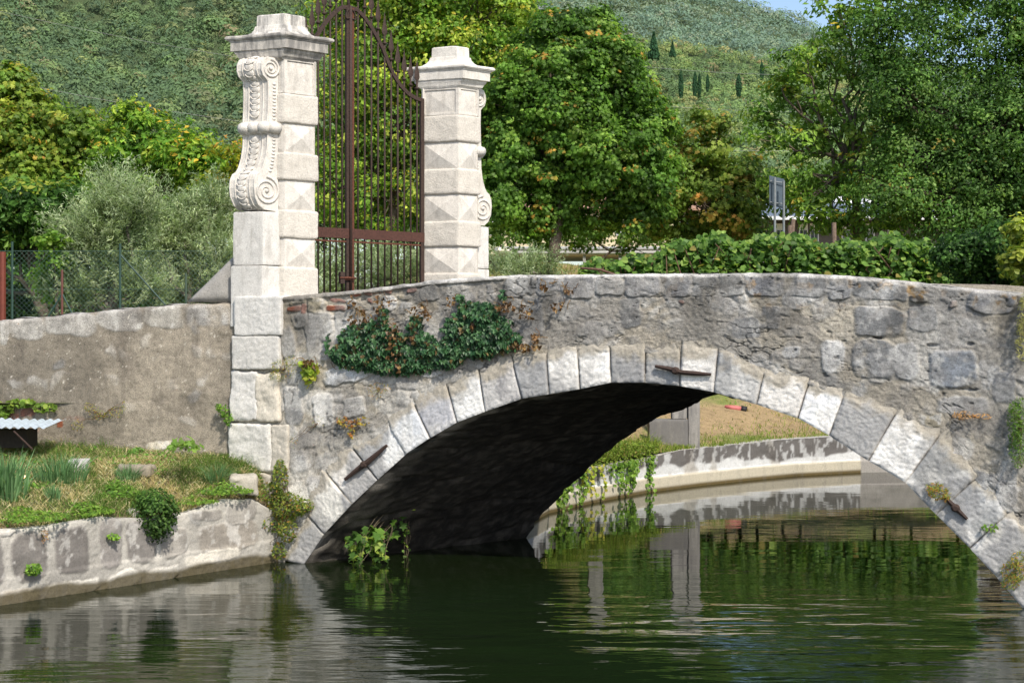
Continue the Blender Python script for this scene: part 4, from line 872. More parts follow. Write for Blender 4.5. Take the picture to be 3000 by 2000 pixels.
surfA = hill('hill', 'steep near wooded hill rising on the left', 170, 470, 700, [(-1500, -900), (0, -700), (900, -420), (1250, -150), (1500, 20), (1780, 110), (2050, 150), (2300, 190), (2700, 300), (4500, 420)], 1.75, 34000, FC, (3, 3, 3, 1.8), (.085, .125, .09, .46), 601, leafn=54)
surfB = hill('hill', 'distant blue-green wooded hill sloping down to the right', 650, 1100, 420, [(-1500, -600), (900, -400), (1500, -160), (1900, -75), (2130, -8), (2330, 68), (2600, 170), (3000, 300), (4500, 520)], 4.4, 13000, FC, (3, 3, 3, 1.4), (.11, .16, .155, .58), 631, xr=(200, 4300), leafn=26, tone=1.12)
tag(bpy.data.objects['forest'], 'continuous woodland canopy on the steep near hill', 'forest', None, 'stuff')
tag(bpy.data.objects['forest.001'], 'hazier bluish woodland canopy on the distant hill', 'forest', None, 'stuff')
# cypresses and conifers on the slope
def spire(name, label, x, y0, y1, wpx, D, cat, col, group=None, cone=False):
    b_ = P(x, y0, D); th = thing(name, label, cat, b_, group); hgt = (y0-y1)/F*D; r = wpx/2/F*D; n = 700
    t = RNG.uniform(0, 1, n); a = RNG.uniform(0, 2*math.pi, n); rr = r*(np.sin(np.pi*np.clip(t*.86+.14, 0, 1))**.6 if not cone else (1-t)*1.0+.08)*RNG.uniform(.65, 1.08, n)
    pos = b_+np.stack([np.cos(a)*rr, np.sin(a)*rr, t*hgt*.98+.02*hgt], -1); nor = np.stack([np.cos(a), np.sin(a), 0*a+.3], -1)+RNG.normal(size=(n, 3))*.3
    mb = MB(); leaves(mb, pos, nor, r*RNG.uniform(.5, .9, n), 'diamond', palette(n, [col], [1], .2), up=np.array([0, 0, 1.])); mb.obj('crown', M_FAR, th)
    mb = MB(); mb.tube([b_, b_+Z*hgt*.9], [r*.2, r*.04], 6, (.1, .08, .06)); mb.obj('trunk', M_BARK, th)
CY = (.022, .055, .028)
for i, (x, y0, y1, wp, lab) in enumerate([(1995, 288, 206, 15, 'leftmost slim cypress of the row on the far slope'), (2036, 282, 210, 15, 'second slim cypress from the left on the far slope'), (2049, 284, 215, 12, 'thin cypress close beside its taller neighbour on the slope'), (2073, 270, 218, 11, 'short cypress in the middle of the row on the slope'), (2164, 284, 218, 17, 'broad lone cypress right of the row on the slope'), (2232, 235, 182, 12, 'cypress at the edge of the walnut tree on the far slope')]):
    spire('cypress_tree', lab, x, y0, y1, wp, 330, 'cypress', CY, 'cypresses on the far slope')
spire('conifer_tree', 'tall dark conifer on the wooded spur, the larger of two', 1915, 172, 96, 34, 420, 'conifer', CY, None, True)
spire('conifer_tree', 'small dark conifer on the wooded spur, the lesser of two', 1970, 166, 124, 20, 420, 'conifer', CY, None, True)
# pylon
b_ = P(1578, 78, 560); py = thing('power_pylon', 'thin lattice power pylon on the hill above the trees', 'pylon', b_); mb = MB(); hp = 60/F*560
for sx_ in (-1, 1):
    for sy_ in (-1, 1): mb.tube([b_+np.array([sx_*.9, sy_*.9, 0]), b_+np.array([sx_*.25, sy_*.25, hp])], .12, 4, (.5, .5, .5))
for k in range(7):
    t = k/7; w0 = .9-.65*t; w1 = .9-.65*(t+1/7); mb.tube([b_+np.array([-w0, -w0, hp*t]), b_+np.array([w1, -w1, hp*(t+1/7)])], .07, 4, (.5, .5, .5))
for k in (.72, .86, .97): mb.tube([b_+np.array([-2, 0, hp*k]), b_+np.array([2, 0, hp*k])], .11, 4, (.5, .5, .5))
mb.obj('lattice', M_ZINC, py)
# cables
for i, (a, b_, D, lab) in enumerate([((-400, -60), (1000, 215), 110, 'uppermost thin cable crossing the left hill'), ((-400, 145), (1000, 395), 100, 'lower thin cable crossing the left hill'), ((1500, 150), (2500, 224), 120, 'pale cable crossing above the cypresses'), ((1500, 262), (2500, 330), 118, 'pale cable crossing below the cypresses'), ((1500, 395), (2500, 440), 116, 'dark cable low across the right slope')]):
    mb = MB(); A_ = P(a[0], a[1], D); B_ = P(b_[0], b_[1], D+6); t = np.linspace(0, 1, 24)[:, None]; q = A_*(1-t)+B_*t; q[:, 2] -= 1.1*np.sin(t[:, 0]*math.pi)*.5
    mb.tube(q, .012, 4, (.35, .35, .33)); tag(mb.obj('overhead_cable', M_ZINC), lab, 'cable', 'overhead cables in front of the hills')

# ================================================================== BUILDINGS BEHIND THE TREES
def bq(D, x0, x1, y0, y1, off=0):
    a = P(x0, y1, D); b_ = P(x1, y0, D); return a[0], b_[0], a[2], b_[2]
D = 82; house = thing('long_house', 'long pale yellow low house half hidden behind the big maple', 'house', P(1720, 735, D))
x0, x1, z0, z1 = bq(D, 1380, 2080, 612, 745); mb = MB(); mb.box((x0, D, z0), (x1, D+8, z1), (.60, .52, .34)); mb.obj('wall', M_PAINT, house)
mb = MB(); mb.poly([[(x0-.4, D-.5, z1), (x1+.4, D-.5, z1), (x1+.4, D+4, z1+1.4), (x0-.4, D+4, z1+1.4)], [(x0-.4, D+8.5, z1), (x0-.4, D+4, z1+1.4), (x1+.4, D+4, z1+1.4), (x1+.4, D+8.5, z1)], [(x0-.4, D-.5, z1-.12), (x1+.4, D-.5, z1-.12), (x1+.4, D-.5, z1), (x0-.4, D-.5, z1)]], (.34, .20, .13)); mb.obj('roof', M_PAINT, house)
for i, xc in enumerate(range(1430, 2060, 62)):
    wx0, wx1, wz0, wz1 = bq(D, xc, xc+34, 648, 690); fr = MB(); fr.box((wx0, D-.06, wz0), (wx1, D-.003, wz1), (.72, .72, .70)); wo = fr.obj('window', M_PAINT, house)
    g = MB(); mx = (wx0+wx1)/2
    for a, b_ in ((wx0+.07, mx-.03), (mx+.03, wx1-.07)): g.box((a, D-.09, wz0+.08), (b_, D-.062, wz1-.08), (.5, .5, .5))
    g.obj('pane', M_GLASS, wo)
D = 62; pav = thing('low_pavilion', 'low white-framed building with grey-blue roof behind the walnut tree', 'building', P(2500, 740, D))
x0, x1, z0, z1 = bq(D, 2215, 3060, 640, 745); mb = MB(); mb.box((x0, D, z0), (x1, D+9, z1), (.10, .085, .075)); mb.obj('wall', M_PAINT, pav)
mb = MB(); mb.poly([[(x0-.8, D-1.2, z1), (x1+.5, D-1.2, z1), (x1, D+5, z1+1.1), (x0+.4, D+5, z1+1.1)]], (.13, .16, .20)); mb.poly([[(x0-.8, D-1.2, z1-.15), (x1+.5, D-1.2, z1-.15), (x1+.5, D-1.2, z1), (x0-.8, D-1.2, z1)]], (.75, .76, .77)); mb.obj('roof', M_PAINT, pav)
for xc in (2272, 2340, 2372, 2465, 2500, 2535, 2600, 2680, 2760, 2830, 2900):
    wx0, wx1, wz0, wz1 = bq(D, xc, xc+26, 655, 722); fr = MB(); fr.box((wx0, D-.06, wz0), (wx1, D-.003, wz1), (.75, .76, .77)); wo = fr.obj('window', M_PAINT, pav)
    g = MB(); mx = (wx0+wx1)/2
    for a, b_ in ((wx0+.05, mx-.02), (mx+.02, wx1-.05)): g.box((a, D-.09, wz0+.06), (b_, D-.062, wz1-.3), (.5, .5, .5))
    g.obj('pane', M_GLASS, wo)
D = 70; hb = thing('white_roofed_hall', 'white flat-roofed hall with two domed skylights above the pavilion roof', 'building', P(2480, 700, D))
x0, x1, z0, z1 = bq(D, 2250, 2660, 612, 700); mb = MB(); mb.box((x0, D, z0), (x1, D+6, z1), (.70, .70, .69)); mb.obj('wall', M_PAINT, hb)
mb = MB(); mb.box((x0-.2, D-.3, z1), (x1+.2, D+6.3, z1+.12), (.78, .78, .77)); mb.obj('roof', M_PAINT, hb)
for xc in (2492, 2576):
    c0 = P(xc, 612, D)+np.array([0, 1.5, .1]); mb = MB(); mb.lathe([(.62, 0), (.6, .25), (.5, .5), (.3, .68), (0.01, .74)], c0, 16, (.78, .78, .78)); mb.obj('dome', M_PAINT, hb, True)
D = 95; rh = thing('red_roofed_house', 'red-brown tiled house roof peeping between the orange maple and the olives', 'house', P(250, 640, D))
x0, x1, z0, z1 = bq(D, 195, 300, 545, 680); mb = MB(); mb.box((x0, D, z0), (x1, D+4, z1), (.45, .28, .2)); mb.obj('wall', M_PAINT, rh)
mb = MB(); mb.poly([[(x0-.3, D-.4, z1), (x1+.3, D-.4, z1), (x1-.2, D+2, z1+.6), (x0+.2, D+2, z1+.6)]], (.35, .13, .08)); mb.obj('roof', M_PAINT, rh)

# ================================================================== ROAD THINGS
D = 52; gr = thing('guard_rail', 'grey steel guard rail along the road behind the bridge', 'guard rail', P(1700, 765, D))
pf = [(0, .0), (-.03, .03), (-.08, .06), (-.08, .10), (-.03, .13), (-.02, .155), (-.03, .18), (-.08, .21), (-.08, .25), (-.03, .28), (0, .31)]
xs = np.linspace(1468, 2900, 60); rows = []
for (o, dz) in pf: rows.append(np.array([P(x, 747, D+0*(x-1468)/700)+np.array([0, o, dz]) for x in xs]))
mb = MB(); mb.add(np.stack(rows, 0).reshape(-1, 3), [grid_faces(len(pf), len(xs))], (.42, .42, .40))
e = P(1468, 747, D); mb.tube([e+np.array([-.15, .1, .15]), e+np.array([-.05, -.04, .15]), e+np.array([.3, -.05, .15])], [.15, .16, .12], 8, (.5, .47, .38)); mb.obj('beam', M_ZINC, gr)
for x in range(1502, 2900, 105):
    q = P(x, 772, D+.06); mb = MB(); mb.box(q+np.array([-.05, 0, -.5]), q+np.array([.05, .1, .62]), (.36, .36, .35)); mb.obj('post', M_ZINC, gr)
D = 36.2; sg = thing('road_sign', 'grey back of a tall road sign on two steel posts', 'road sign', P(2276, 735, D))
a, b_, c_, d_ = P(2254, 600, D), P(2298, 612, D+.25), P(2298, 525, D+.25), P(2254, 514, D)
mb = MB(); t = np.array([0, .03, 0]); mb.add(np.array([a, b_, c_, d_, a+t, b_+t, c_+t, d_+t]), [np.array([[0, 1, 2, 3], [7, 6, 5, 4], [0, 4, 5, 1], [1, 5, 6, 2], [2, 6, 7, 3], [3, 7, 4, 0]])], (.07, .095, .12)); mb.obj('sign_panel', M_PAINT, sg)
for x, yt in ((2270, 520), (2296, 530)):
    mb = MB(); mb.tube([P(x, 900, D-.08), P(x, yt, D-.08)], .032, 8, (.22, .235, .24)); mb.obj('post', M_ZINC, sg)
for yy in (530, 592):
    mb = MB(); mb.tube([P(2256, yy, D-.04), P(2299, yy+6, D+.16)], .013, 6, (.30, .32, .33)); mb.obj('bracket', M_ZINC, sg)
for pts, r_, lab in (([(2300, 690), (2324, 642)], .07, 'slanting weathered wooden prop beside the road sign posts'), ([(2316, 705), (2314, 660)], .08, 'short upright wooden stake below the slanting prop'), ([(2443, 712), (2443, 652)], .075, 'upright wooden stake in front of the pavilion windows')):
    mb = MB(); q0 = P(pts[0][0], pts[0][1]+225, 37); q1 = P(pts[1][0], pts[1][1], 37); mb.tube([q0, (q0+q1)/2+np.array([.01, 0, 0]), q1], [r_, r_*.95, r_*.85], 8, (.17, .12, .09)); tag(mb.obj('wooden_stake', M_BRICKWOOD), lab, 'stake')

# ================================================================== FENCE ON THE LEFT
Df = 21.5; fe = thing('mesh_fence', 'green chain-link fence with leaning posts behind the garden wall', 'fence', P(280, 900, Df))
posts = [(8, 738, (.15, .035, .02), .048), (36, 708, (.022, .055, .04), .018), (182, 790, (.13, .05, .04), .018), (352, 713, (.025, .06, .045), .019), (545, 800, (.06, .09, .06), .018)]
for x, yt, c, r_ in posts:
    mb = MB(); mb.tube([P(x, 960, Df), P(x, yt, Df)], r_, 8, c)
    if r_ > .05: mb = MB(); q = P(x, 960, Df); mb.box(q+np.array([-.06, -.04, 0]), np.array([q[0]+.06, Df+.04, P(x, yt, Df)[2]]), c)
    mb.obj('post', M_PAINT, fe)
for a, b_ in (((182, 860), (140, 930)), ((182, 860), (215, 925)), ((352, 745), (490, 900))):
    mb = MB(); mb.tube([P(a[0], a[1], Df), P(b_[0], b_[1], Df)], .014, 6, (.025, .06, .045)); mb.obj('brace', M_PAINT, fe)
mb = MB(); X0, X1 = P(-700, 0, Df)[0], P(600, 0, Df)[0]; Z0, Z1 = P(0, 960, Df)[2], P(0, 735, Df)[2]; hgt = Z1-Z0
Vs = []; Fs = []; w_ = .0022; k = 0
for sgn in (1, -1):
    for x in np.arange(X0-hgt, X1+hgt, .075):
        xa, xb = x, x+sgn*hgt; za, zb = Z0, Z1
        if max(xa, xb) < X0 or min(xa, xb) > X1: continue
        Vs += [(xa-w_, Df, za), (xa+w_, Df, za), (xb+w_, Df, zb), (xb-w_, Df, zb)]; Fs.append([k, k+1, k+2, k+3]); k += 4
mb.add(np.array(Vs), [np.array(Fs)], (.07, .13, .10)); 
for z_ in (Z1, (Z0+Z1)/2): mb.tube([(X0, Df, z_), (X1, Df, z_)], .003, 4, (.07, .13, .10))
mb.obj('wire_mesh', M_PAINT, fe)

# ================================================================== TREES
GN3 = (G_DEEP, G_MID, G_LITE)
SC = dict(depth=.9)
# left group
tree('maple_tree', 'maple with orange and yellow seed clusters at the left edge', 38, (60, 800), [(30, 290, 90, 85), (90, 360, 90, 70), (10, 400, 110, 80), (200, 390, 95, 70), (120, 480, 130, 85), (260, 430, 60, 70), (-80, 360, 120, 120), (-200, 480, 150, 150), (20, 560, 180, 80), (230, 500, 70, 60), (30, 230, 30, 30)], .17, 'lobed', [(.05, .10, .018), (.08, .13, .022), (.12, .16, .03), (.035, .07, .012)], (3, 3, 1.4, 2), .16, None, 78, 36, .38, 1.0, [ORANGE, (.20, .17, .04), (.15, .16, .035)], .09)
tree('walnut_tree', 'fresh green walnut tree between the orange maple and the near pillar', 35, (450, 780), [(370, 360, 50, 45), (430, 390, 90, 60), (340, 430, 80, 60), (520, 430, 90, 60), (420, 480, 130, 70), (580, 480, 80, 60), (640, 500, 60, 50), (330, 540, 90, 60), (500, 560, 120, 60), (380, 330, 26, 22)], .17, 'slim' if False else 'diamond', [(.05, .12, .018), (.09, .165, .025), (.15, .22, .04), (.03, .07, .012)], (3, 3, 1.2, 2), .14, None, 62, 34, .36, 1.0, [(.25, .20, .03)], .08)
tree('yellowing_tree', 'yellow-green tree showing just left of the near pillar scroll', 33, (690, 760), [(690, 460, 50, 40), (720, 520, 60, 60), (650, 560, 70, 50), (700, 620, 60, 60), (760, 480, 40, 40)], .16, 'diamond', [(.08, .13, .015), (.17, .19, .02), (.05, .09, .012)], (3, 2, 2), .1, None, 60, 32, .32, 1.0, [ORANGE], .15)
tree('laurel_tree', 'dark glossy low tree with a bent trunk behind the mesh fence', 26, (150, 960), [(60, 620, 130, 75), (0, 680, 130, 70), (180, 600, 90, 60), (110, 690, 110, 60), (-100, 650, 150, 120), (170, 650, 80, 60), (230, 640, 60, 50), (60, 590, 100, 40), (40, 800, 110, 60, 2.5), (160, 860, 130, 60, 3), (20, 900, 130, 60, 3), (300, 880, 130, 60, 3.5), (450, 880, 130, 70, 3.5), (-150, 850, 160, 100, 2), (600, 880, 110, 70, 3.5)], .15, 'diamond', [(.022, .06, .012), (.04, .10, .02), (.07, .14, .03), (.012, .035, .008)], (3, 3, 1, 3), .13, None, 70, 42, .30, 1.0, [(.12, .16, .03)], .12, fork=(110, 790))
tree('leafy_sapling', 'bright green sapling in front of the dark laurel trunk', 24, (170, 960), [(150, 710, 34, 30), (170, 770, 40, 36), (140, 820, 34, 30), (170, 860, 30, 30)], .08, 'round', [(.055, .12, .02), (.09, .165, .03), (.035, .08, .014)], (3, 2, 1), .04, None, 60, 34, .2, 1.0)
olc = [(.15, .215, .155), (.10, .15, .085), (.23, .30, .24), (.065, .105, .05)]
ELM = [(.032, .08, .02), (.05, .11, .028), (.08, .15, .045), (.02, .05, .014)]
def olive(label, lobes, base, D, n1=210, seed=0):
    b = P(base[0], base[1], D); th = thing('olive_tree', label, 'olive tree', b, 'olive trees behind the garden wall'); mb = MB(); f = P(base[0], base[1]-90, D); tb = MB()
    tb.tube(branchline(b, f, 5, .1, 0), np.linspace(.11, .08, 5), 8, (.16, .14, .12))
    for lb in lobes:
        x, y, rx, ry = lb; k = D/F; dd = RNG.uniform(-.6, .6); c = P(x, y, D+dd); n = int(n1*rx*ry/8000)+12
        tb.tube(branchline(f, c, 6, .12, .05), np.linspace(.05, .015, 6), 6, (.16, .14, .12))
        d = RNG.normal(size=(n, 3)); d /= np.linalg.norm(d, axis=1)[:, None]; R = np.array([rx*k, (rx+ry)*.5*k, ry*k]); s0 = c+d*R*RNG.uniform(.1, .88, (n, 1))
        dirv = d*np.array([.7, .7, .5])+np.array([0, 0, .75])+RNG.normal(size=(n, 3))*.3; dirv /= np.linalg.norm(dirv, axis=1)[:, None]; Ls = RNG.uniform(.25, .6, n)
        m = 26; t = np.repeat(np.linspace(.05, 1, m)[None, :], n, 0); pos = s0[:, None, :]+dirv[:, None, :]*(t*Ls[:, None])[..., None]+RNG.normal(size=(n, m, 3))*.028
        pos = pos.reshape(-1, 3); up = np.repeat(dirv, m, 0)*1.2+RNG.normal(size=(n*m, 3))*.5; nor = RNG.normal(size=(n*m, 3))+np.array([.1, -.5, .5])
        cb = np.repeat(palette(n, olc, (4, 3, 2.5, 2), .12)[:, None], m, 1).reshape(-1, 3)*(1+RNG.normal(size=(n*m, 1))*.2)*(.65+.45*t.reshape(-1, 1))
        leaves(mb, pos, nor, RNG.uniform(.06, .10, n*m), 'slim2' if False else 'slim', cb, up=up, fold=.1)
    mb.obj('crown', M_LEAF, th); tb.obj('trunk', M_BARK, th, True)
SH['slim'] = np.array([[0, -1], [.2, 0], [0, 1], [-.2, 0]], float)
olive('tall silvery olive tree, left of two behind the garden wall', [(330, 640, 90, 90), (260, 740, 90, 90), (400, 620, 60, 80), (370, 740, 110, 100), (250, 850, 90, 80), (400, 850, 120, 90), (340, 560, 50, 50), (180, 860, 60, 80), (300, 720, 130, 130), (210, 700, 50, 70)], (330, 1020), 24)
olive('silvery olive tree standing next to the near pillar', [(620, 650, 80, 80), (540, 660, 60, 80), (520, 760, 100, 90), (640, 760, 90, 90), (560, 860, 120, 90), (680, 860, 70, 80), (640, 590, 40, 40), (470, 690, 60, 70)], (560, 1010), 25)
olive('olive foliage seen through the lower gate bars', [(960, 800, 80, 80), (1060, 790, 80, 80), (1160, 800, 90, 80), (1010, 860, 110, 70), (1130, 870, 110, 70), (1240, 810, 60, 70), (900, 850, 70, 80)], (1060, 960), 26, 130)
olive('small pale olive bush beside the far gate pillar', [(1480, 790, 60, 45), (1550, 790, 70, 45), (1610, 800, 40, 40), (1520, 830, 80, 35)], (1530, 900), 29, 130)
tree('poplar_tree', 'tall bright yellow-green poplar behind the iron gate', 42, (1130, 800), [(1250, -80, 220, 160), (1000, 40, 90, 120), (1180, 80, 170, 130), (1400, 40, 150, 130), (1300, 170, 170, 120), (1100, 220, 150, 120), (1000, 330, 110, 120), (1180, 360, 160, 120), (1340, 320, 130, 120), (1060, 480, 130, 110), (1230, 500, 150, 110), (1380, 480, 110, 110), (950, 560, 60, 100), (1150, 600, 160, 80), (1480, 30, 100, 80), (1550, 20, 30, 40), (1480, 160, 70, 70)], .15, 'oval', [(.06, .13, .02), (.10, .17, .026), (.155, .21, .04), (.035, .08, .014)], (3, 3, 1.4, 2.4), .2, None, 62, 38, .42, 1.1, [(.22, .22, .03), (.18, .19, .03)], .14)
tree('dark_undergrowth_tree', 'dark green tree low behind the gate bars', 46, (1100, 830), [(960, 650, 100, 80), (1100, 680, 140, 70), (1260, 670, 120, 80), (1400, 660, 80, 80)], .16, 'oval', [(.025, .06, .012), (.05, .10, .02)], (2, 2), .14, None, 40, 34, .4)
tree('large_maple', 'large round dark green maple right of the far gate pillar', 39, (1620, 770), [(1640, 70, 60, 45), (1740, 60, 50, 40), (1700, 120, 130, 70), (1580, 140, 80, 60), (1620, 210, 150, 80), (1800, 180, 70, 60), (1780, 260, 130, 80), (1520, 300, 110, 90), (1650, 340, 170, 110), (1850, 300, 90, 80), (1880, 400, 90, 100), (1480, 430, 90, 110), (1600, 480, 160, 110), (1780, 470, 160, 110), (1900, 520, 80, 90), (1460, 560, 80, 90), (1570, 620, 120, 70), (1740, 600, 150, 80), (1880, 620, 80, 60), (1820, 160, 60, 40), (1925, 470, 50, 40), (1940, 360, 36, 30), (1600, 90, 40, 30), (1560, 190, 50, 40), (1430, 350, 40, 50), (1770, 95, 34, 30)], .135, 'lobed', [(.035, .085, .015), (.055, .12, .022), (.09, .165, .035), (.02, .052, .01)], (3.4, 3, 1.3, 2.4), .17, None, 62, 66, .36, 1.0, [(.20, .14, .035), (.14, .14, .03)], .09, shell=.45)
tree('brown_tipped_maple', 'smaller maple with orange-brown tips between the large maple and the road sign', 44, (2070, 760), [(2060, 350, 40, 35), (2110, 360, 25, 35), (2070, 430, 70, 60), (1960, 390, 40, 30), (1990, 470, 60, 50), (2040, 530, 110, 70), (2160, 510, 70, 60), (1950, 560, 80, 70), (2100, 610, 140, 80), (2200, 570, 60, 60), (1990, 660, 100, 60), (2180, 670, 80, 50)], .17, 'lobed', [(.055, .10, .02), (.09, .135, .03), (.035, .075, .015), (.12, .11, .03)], (3, 2.4, 1.6, .8), .13, None, 62, 34, .34, 1.0, [(.24, .15, .04), (.18, .13, .04), (.12, .13, .03)], .09)
tree('walnut_tree', 'loose large-leaved walnut tree with visible limbs behind the road sign', 40.5, (2520, 770), [(2460, 40, 80, 60), (2550, -10, 90, 70), (2330, 200, 70, 60), (2420, 140, 80, 60), (2290, 260, 60, 50), (2220, 330, 30, 25), (2380, 290, 100, 70), (2520, 180, 100, 80), (2250, 400, 60, 50), (2350, 420, 90, 70), (2480, 380, 110, 90), (2300, 510, 70, 60), (2420, 540, 90, 60), (2560, 520, 100, 80), (2360, 610, 60, 40), (2600, 350, 80, 90), (2500, 650, 80, 50), (2640, 20, 100, 70), (2350, 610, 70, 45), (2430, 655, 70, 34), (2590, 640, 100, 50), (2700, 640, 90, 50)], .19, 'diamond', [(.05, .11, .02), (.08, .15, .028), (.13, .20, .045), (.03, .07, .015)], (3, 3, 1.3, 2), .17, None, 36, 26, .34, 1.0, [(.20, .18, .03)], .08, fork=(2500, 430))
tree('elm_tree', 'huge dense fine-leaved dark tree filling the upper right corner', 39, (2900, 860), [(3200, 0, 250, 250), (3060, 260, 120, 130), (2640, 280, 100, 80), (2780, 320, 150, 120), (2950, 360, 160, 140), (2700, 460, 150, 110), (2880, 520, 170, 120), (3060, 520, 180, 150), (2620, 560, 110, 80), (2760, 620, 130, 80), (2920, 660, 150, 80), (3200, 450, 260, 240), (3100, 700, 200, 120)], .115, 'oval', ELM, (3.2, 3, 1.4, 2.2), .32, None, 60, 56, .46, 1.0, [(.14, .13, .03)], .03, fork=(2960, 420), bark=(.09, .07, .055), extra=lambda mb: crown(mb, [(2750, -60, 180, 140), (2950, -40, 180, 150), (2700, 120, 140, 110), (2880, 140, 150, 120), (3020, 150, 140, 120), (2600, 200, 110, 90), (2560, 90, 90, 80)], 39, .12, 'oval', ELM, (3, 3, 1.6, 1.6), 40, 46, .40, 1.0, None, 0, .3))
tree('dark_thicket', 'very dark leafy thicket at the right edge behind the parapet', 25, (2960, 930), [(2890, 800, 90, 60), (2990, 790, 100, 70), (2820, 740, 80, 60), (2950, 720, 90, 60), (3120, 800, 150, 120), (2880, 850, 70, 30)], .09, 'oval', [(.018, .05, .012), (.035, .085, .02), (.01, .03, .008)], (3, 2, 3), .06, None, 120, 50, .26)
tree('yellow_green_sapling', 'yellow-green leafy spray at the right edge above the parapet', 20, (3010, 930), [(2990, 680, 35, 35), (3010, 740, 40, 45), (2975, 770, 40, 30), (3020, 820, 40, 50)], .09, 'round', [(.09, .13, .025), (.13, .17, .035), (.05, .09, .018)], (2, 2, 1), .025, None, 70, 26, .16)
tree('roadside_shrub', 'low ragged shrubs along the guard rail under the large maple', 50, (1760, 760), [(1490, 690, 70, 34), (1600, 705, 60, 24), (1700, 690, 80, 34), (1830, 695, 90, 36), (1960, 700, 80, 34), (2090, 700, 90, 36), (2210, 700, 60, 34)], .14, 'lobed', [(.03, .07, .014), (.05, .11, .02), (.09, .14, .03)], (3, 2, 1), .05, None, 90, 34, .34, 1.0, None, 0, 'shrub')
# more trees further off, over the frame's sides, for the water's mirror
tree('plane_tree', 'broad green tree far left, mostly beyond the picture edge', 44, (-500, 900), [(-420, 200, 260, 260), (-700, 350, 300, 260), (-450, 520, 260, 200)], .26, 'oval', [(.04, .09, .014), (.07, .13, .02)], (2, 2), .25, None, 20, 34, .6)
tree('roadside_tree', 'green tree standing behind the white-roofed hall', 88, (2700, 760), [(2500, 520, 120, 60), (2700, 500, 160, 80), (2900, 520, 150, 90), (2350, 560, 80, 50)], .34, 'oval', [(.03, .07, .015), (.05, .1, .02)], (2, 2), .25, None, 44, 30, .8)
for i, (x, y, rx, ry, lab) in enumerate([(1200, 650, 130, 60, 'rounded green tree far behind the gate, seen through its bars'), (1900, 640, 140, 60, 'rounded green tree behind the long house, right part'), (560, 610, 130, 70, 'rounded dark tree behind the walnut and olives'), (150, 600, 160, 80, 'rounded dark tree behind the orange maple'), (1450, 560, 130, 80, 'rounded green tree above the long house, left part')]):
    tree('background_tree', lab, 105, (x, 760), [(x, y, rx, ry), (x+rx*.7, y+20, rx*.6, ry*.8), (x-rx*.7, y+15, rx*.6, ry*.8)], .42, 'oval', [(.035, .08, .02), (.055, .11, .025), (.09, .12, .03)], (2, 2, 1), .3, 'trees in the middle distance', 40, 30, .95, twigs=False)

# ================================================================== KIWI HEDGE behind the parapet
th = thing('vine_hedge', 'round-leaved climbing vine hedge spilling behind the bridge parapet', 'hedge', P(2300, 1080, 34))
mb = MB(); env = [(1700, 800, 840), (1745, 772, 840), (1790, 765, 840), (1850, 770, 840), (1900, 752, 840), (1950, 735, 840), (2000, 715, 840), (2060, 700, 845), (2110, 702, 845), (2150, 712, 845), (2200, 715, 845), (2260, 700, 845), (2310, 690, 850), (2360, 712, 850), (2420, 718, 850), (2490, 722, 850), (2560, 708, 855), (2640, 706, 858), (2700, 712, 858), (2740, 745, 860), (2800, 775, 862), (2840, 800, 868), (2858, 830, 870)]
ex = [e[0] for e in env]; n = 26000; x = RNG.uniform(1700, 2858, n); dd = RNG.uniform(0, 1, n)
yt = np.interp(x, ex, [e[1] for e in env])+10*np.sin(x*.05); yb = 1105.0+0*x
fr_ = RNG.uniform(0, 1, n)**1.5; Dd = 33.0+2.6*(1-fr_)*RNG.uniform(.3, 1, n)+RNG.normal(size=n)*.2
pos = np.stack([(x-1500)/F*Dd, Dd, H+(HY-(yt+(yb-yt)*fr_+RNG.normal(size=n)*7))/F*Dd], -1)
nor = np.stack([RNG.normal(size=n)*.4+.1, -.55+RNG.normal(size=n)*.35, .75+RNG.normal(size=n)*.35], -1)
cb = palette(n, [(.042, .098, .024), (.068, .14, .034), (.11, .185, .05), (.024, .06, .015), (.12, .12, .04)], (3, 3, 1.6, 2.4, .3), .15)
leaves(mb, pos, nor, RNG.uniform(.09, .21, n), 'round', cb, fold=.3); mb.obj('foliage', M_LEAF, th)
for i in range(26):
    xx_ = RNG.uniform(1700, 2840); q0 = P(xx_, 1110, 34.5); q1 = P(xx_+RNG.uniform(-60, 60), np.interp(xx_, ex, [e[1] for e in env])+15, 33.6); mb = MB(); mb.tube(branchline(q0, q1, 6, .3, 0), np.linspace(.04, .012, 6), 5, (.12, .07, .045)); mb.obj('stem', M_BARK, th, True)
mb = MB(); mb.tube([P(1700, 745+40, 33), P(1760, 790, 33), P(1830, 815, 33), P(1900, 835, 33.4)], .03, 5, (.14, .08, .06)); mb.obj('stem', M_BARK, th, True)

# ================================================================== IVY
th = thing('ivy_patch', 'dark green ivy with brown dead runners hanging on the bridge face', 'ivy', BP.pt(*BP.sz(1230, 1050)))
mb = MB()
def z6(x, y): return 800+x*.478, 750+y*.478
iv = [(560, 640, 170, 60, 1), (500, 520, 90, 90, .8), (640, 560, 110, 110, .9), (690, 380, 30, 80, .55), (860, 660, 130, 60, 1), (780, 560, 70, 80, .35), (880, 430, 50, 60, .5), (960, 590, 90, 60, 1), (1080, 590, 120, 75, 1), (1150, 470, 100, 100, 1), (1270, 520, 130, 90, 1), (1290, 380, 110, 90, 1), (1380, 470, 90, 100, .95), (1200, 340, 60, 60, .6), (1420, 560, 80, 40, .7), (420, 600, 60, 60, .9), (1500, 520, 30, 40, .4), (1415, 250, 18, 30, .6), (350, 560, 12, 90, .5), (820, 500, 30, 50, .5), (1155, 265, 24, 18, .5), (600, 450, 60, 50, .6), (840, 600, 90, 50, .9), (700, 480, 70, 60, .5), (930, 520, 70, 50, .6), (730, 690, 120, 40, .9), (1060, 650, 90, 40, 1), (1260, 600, 110, 30, .9)]
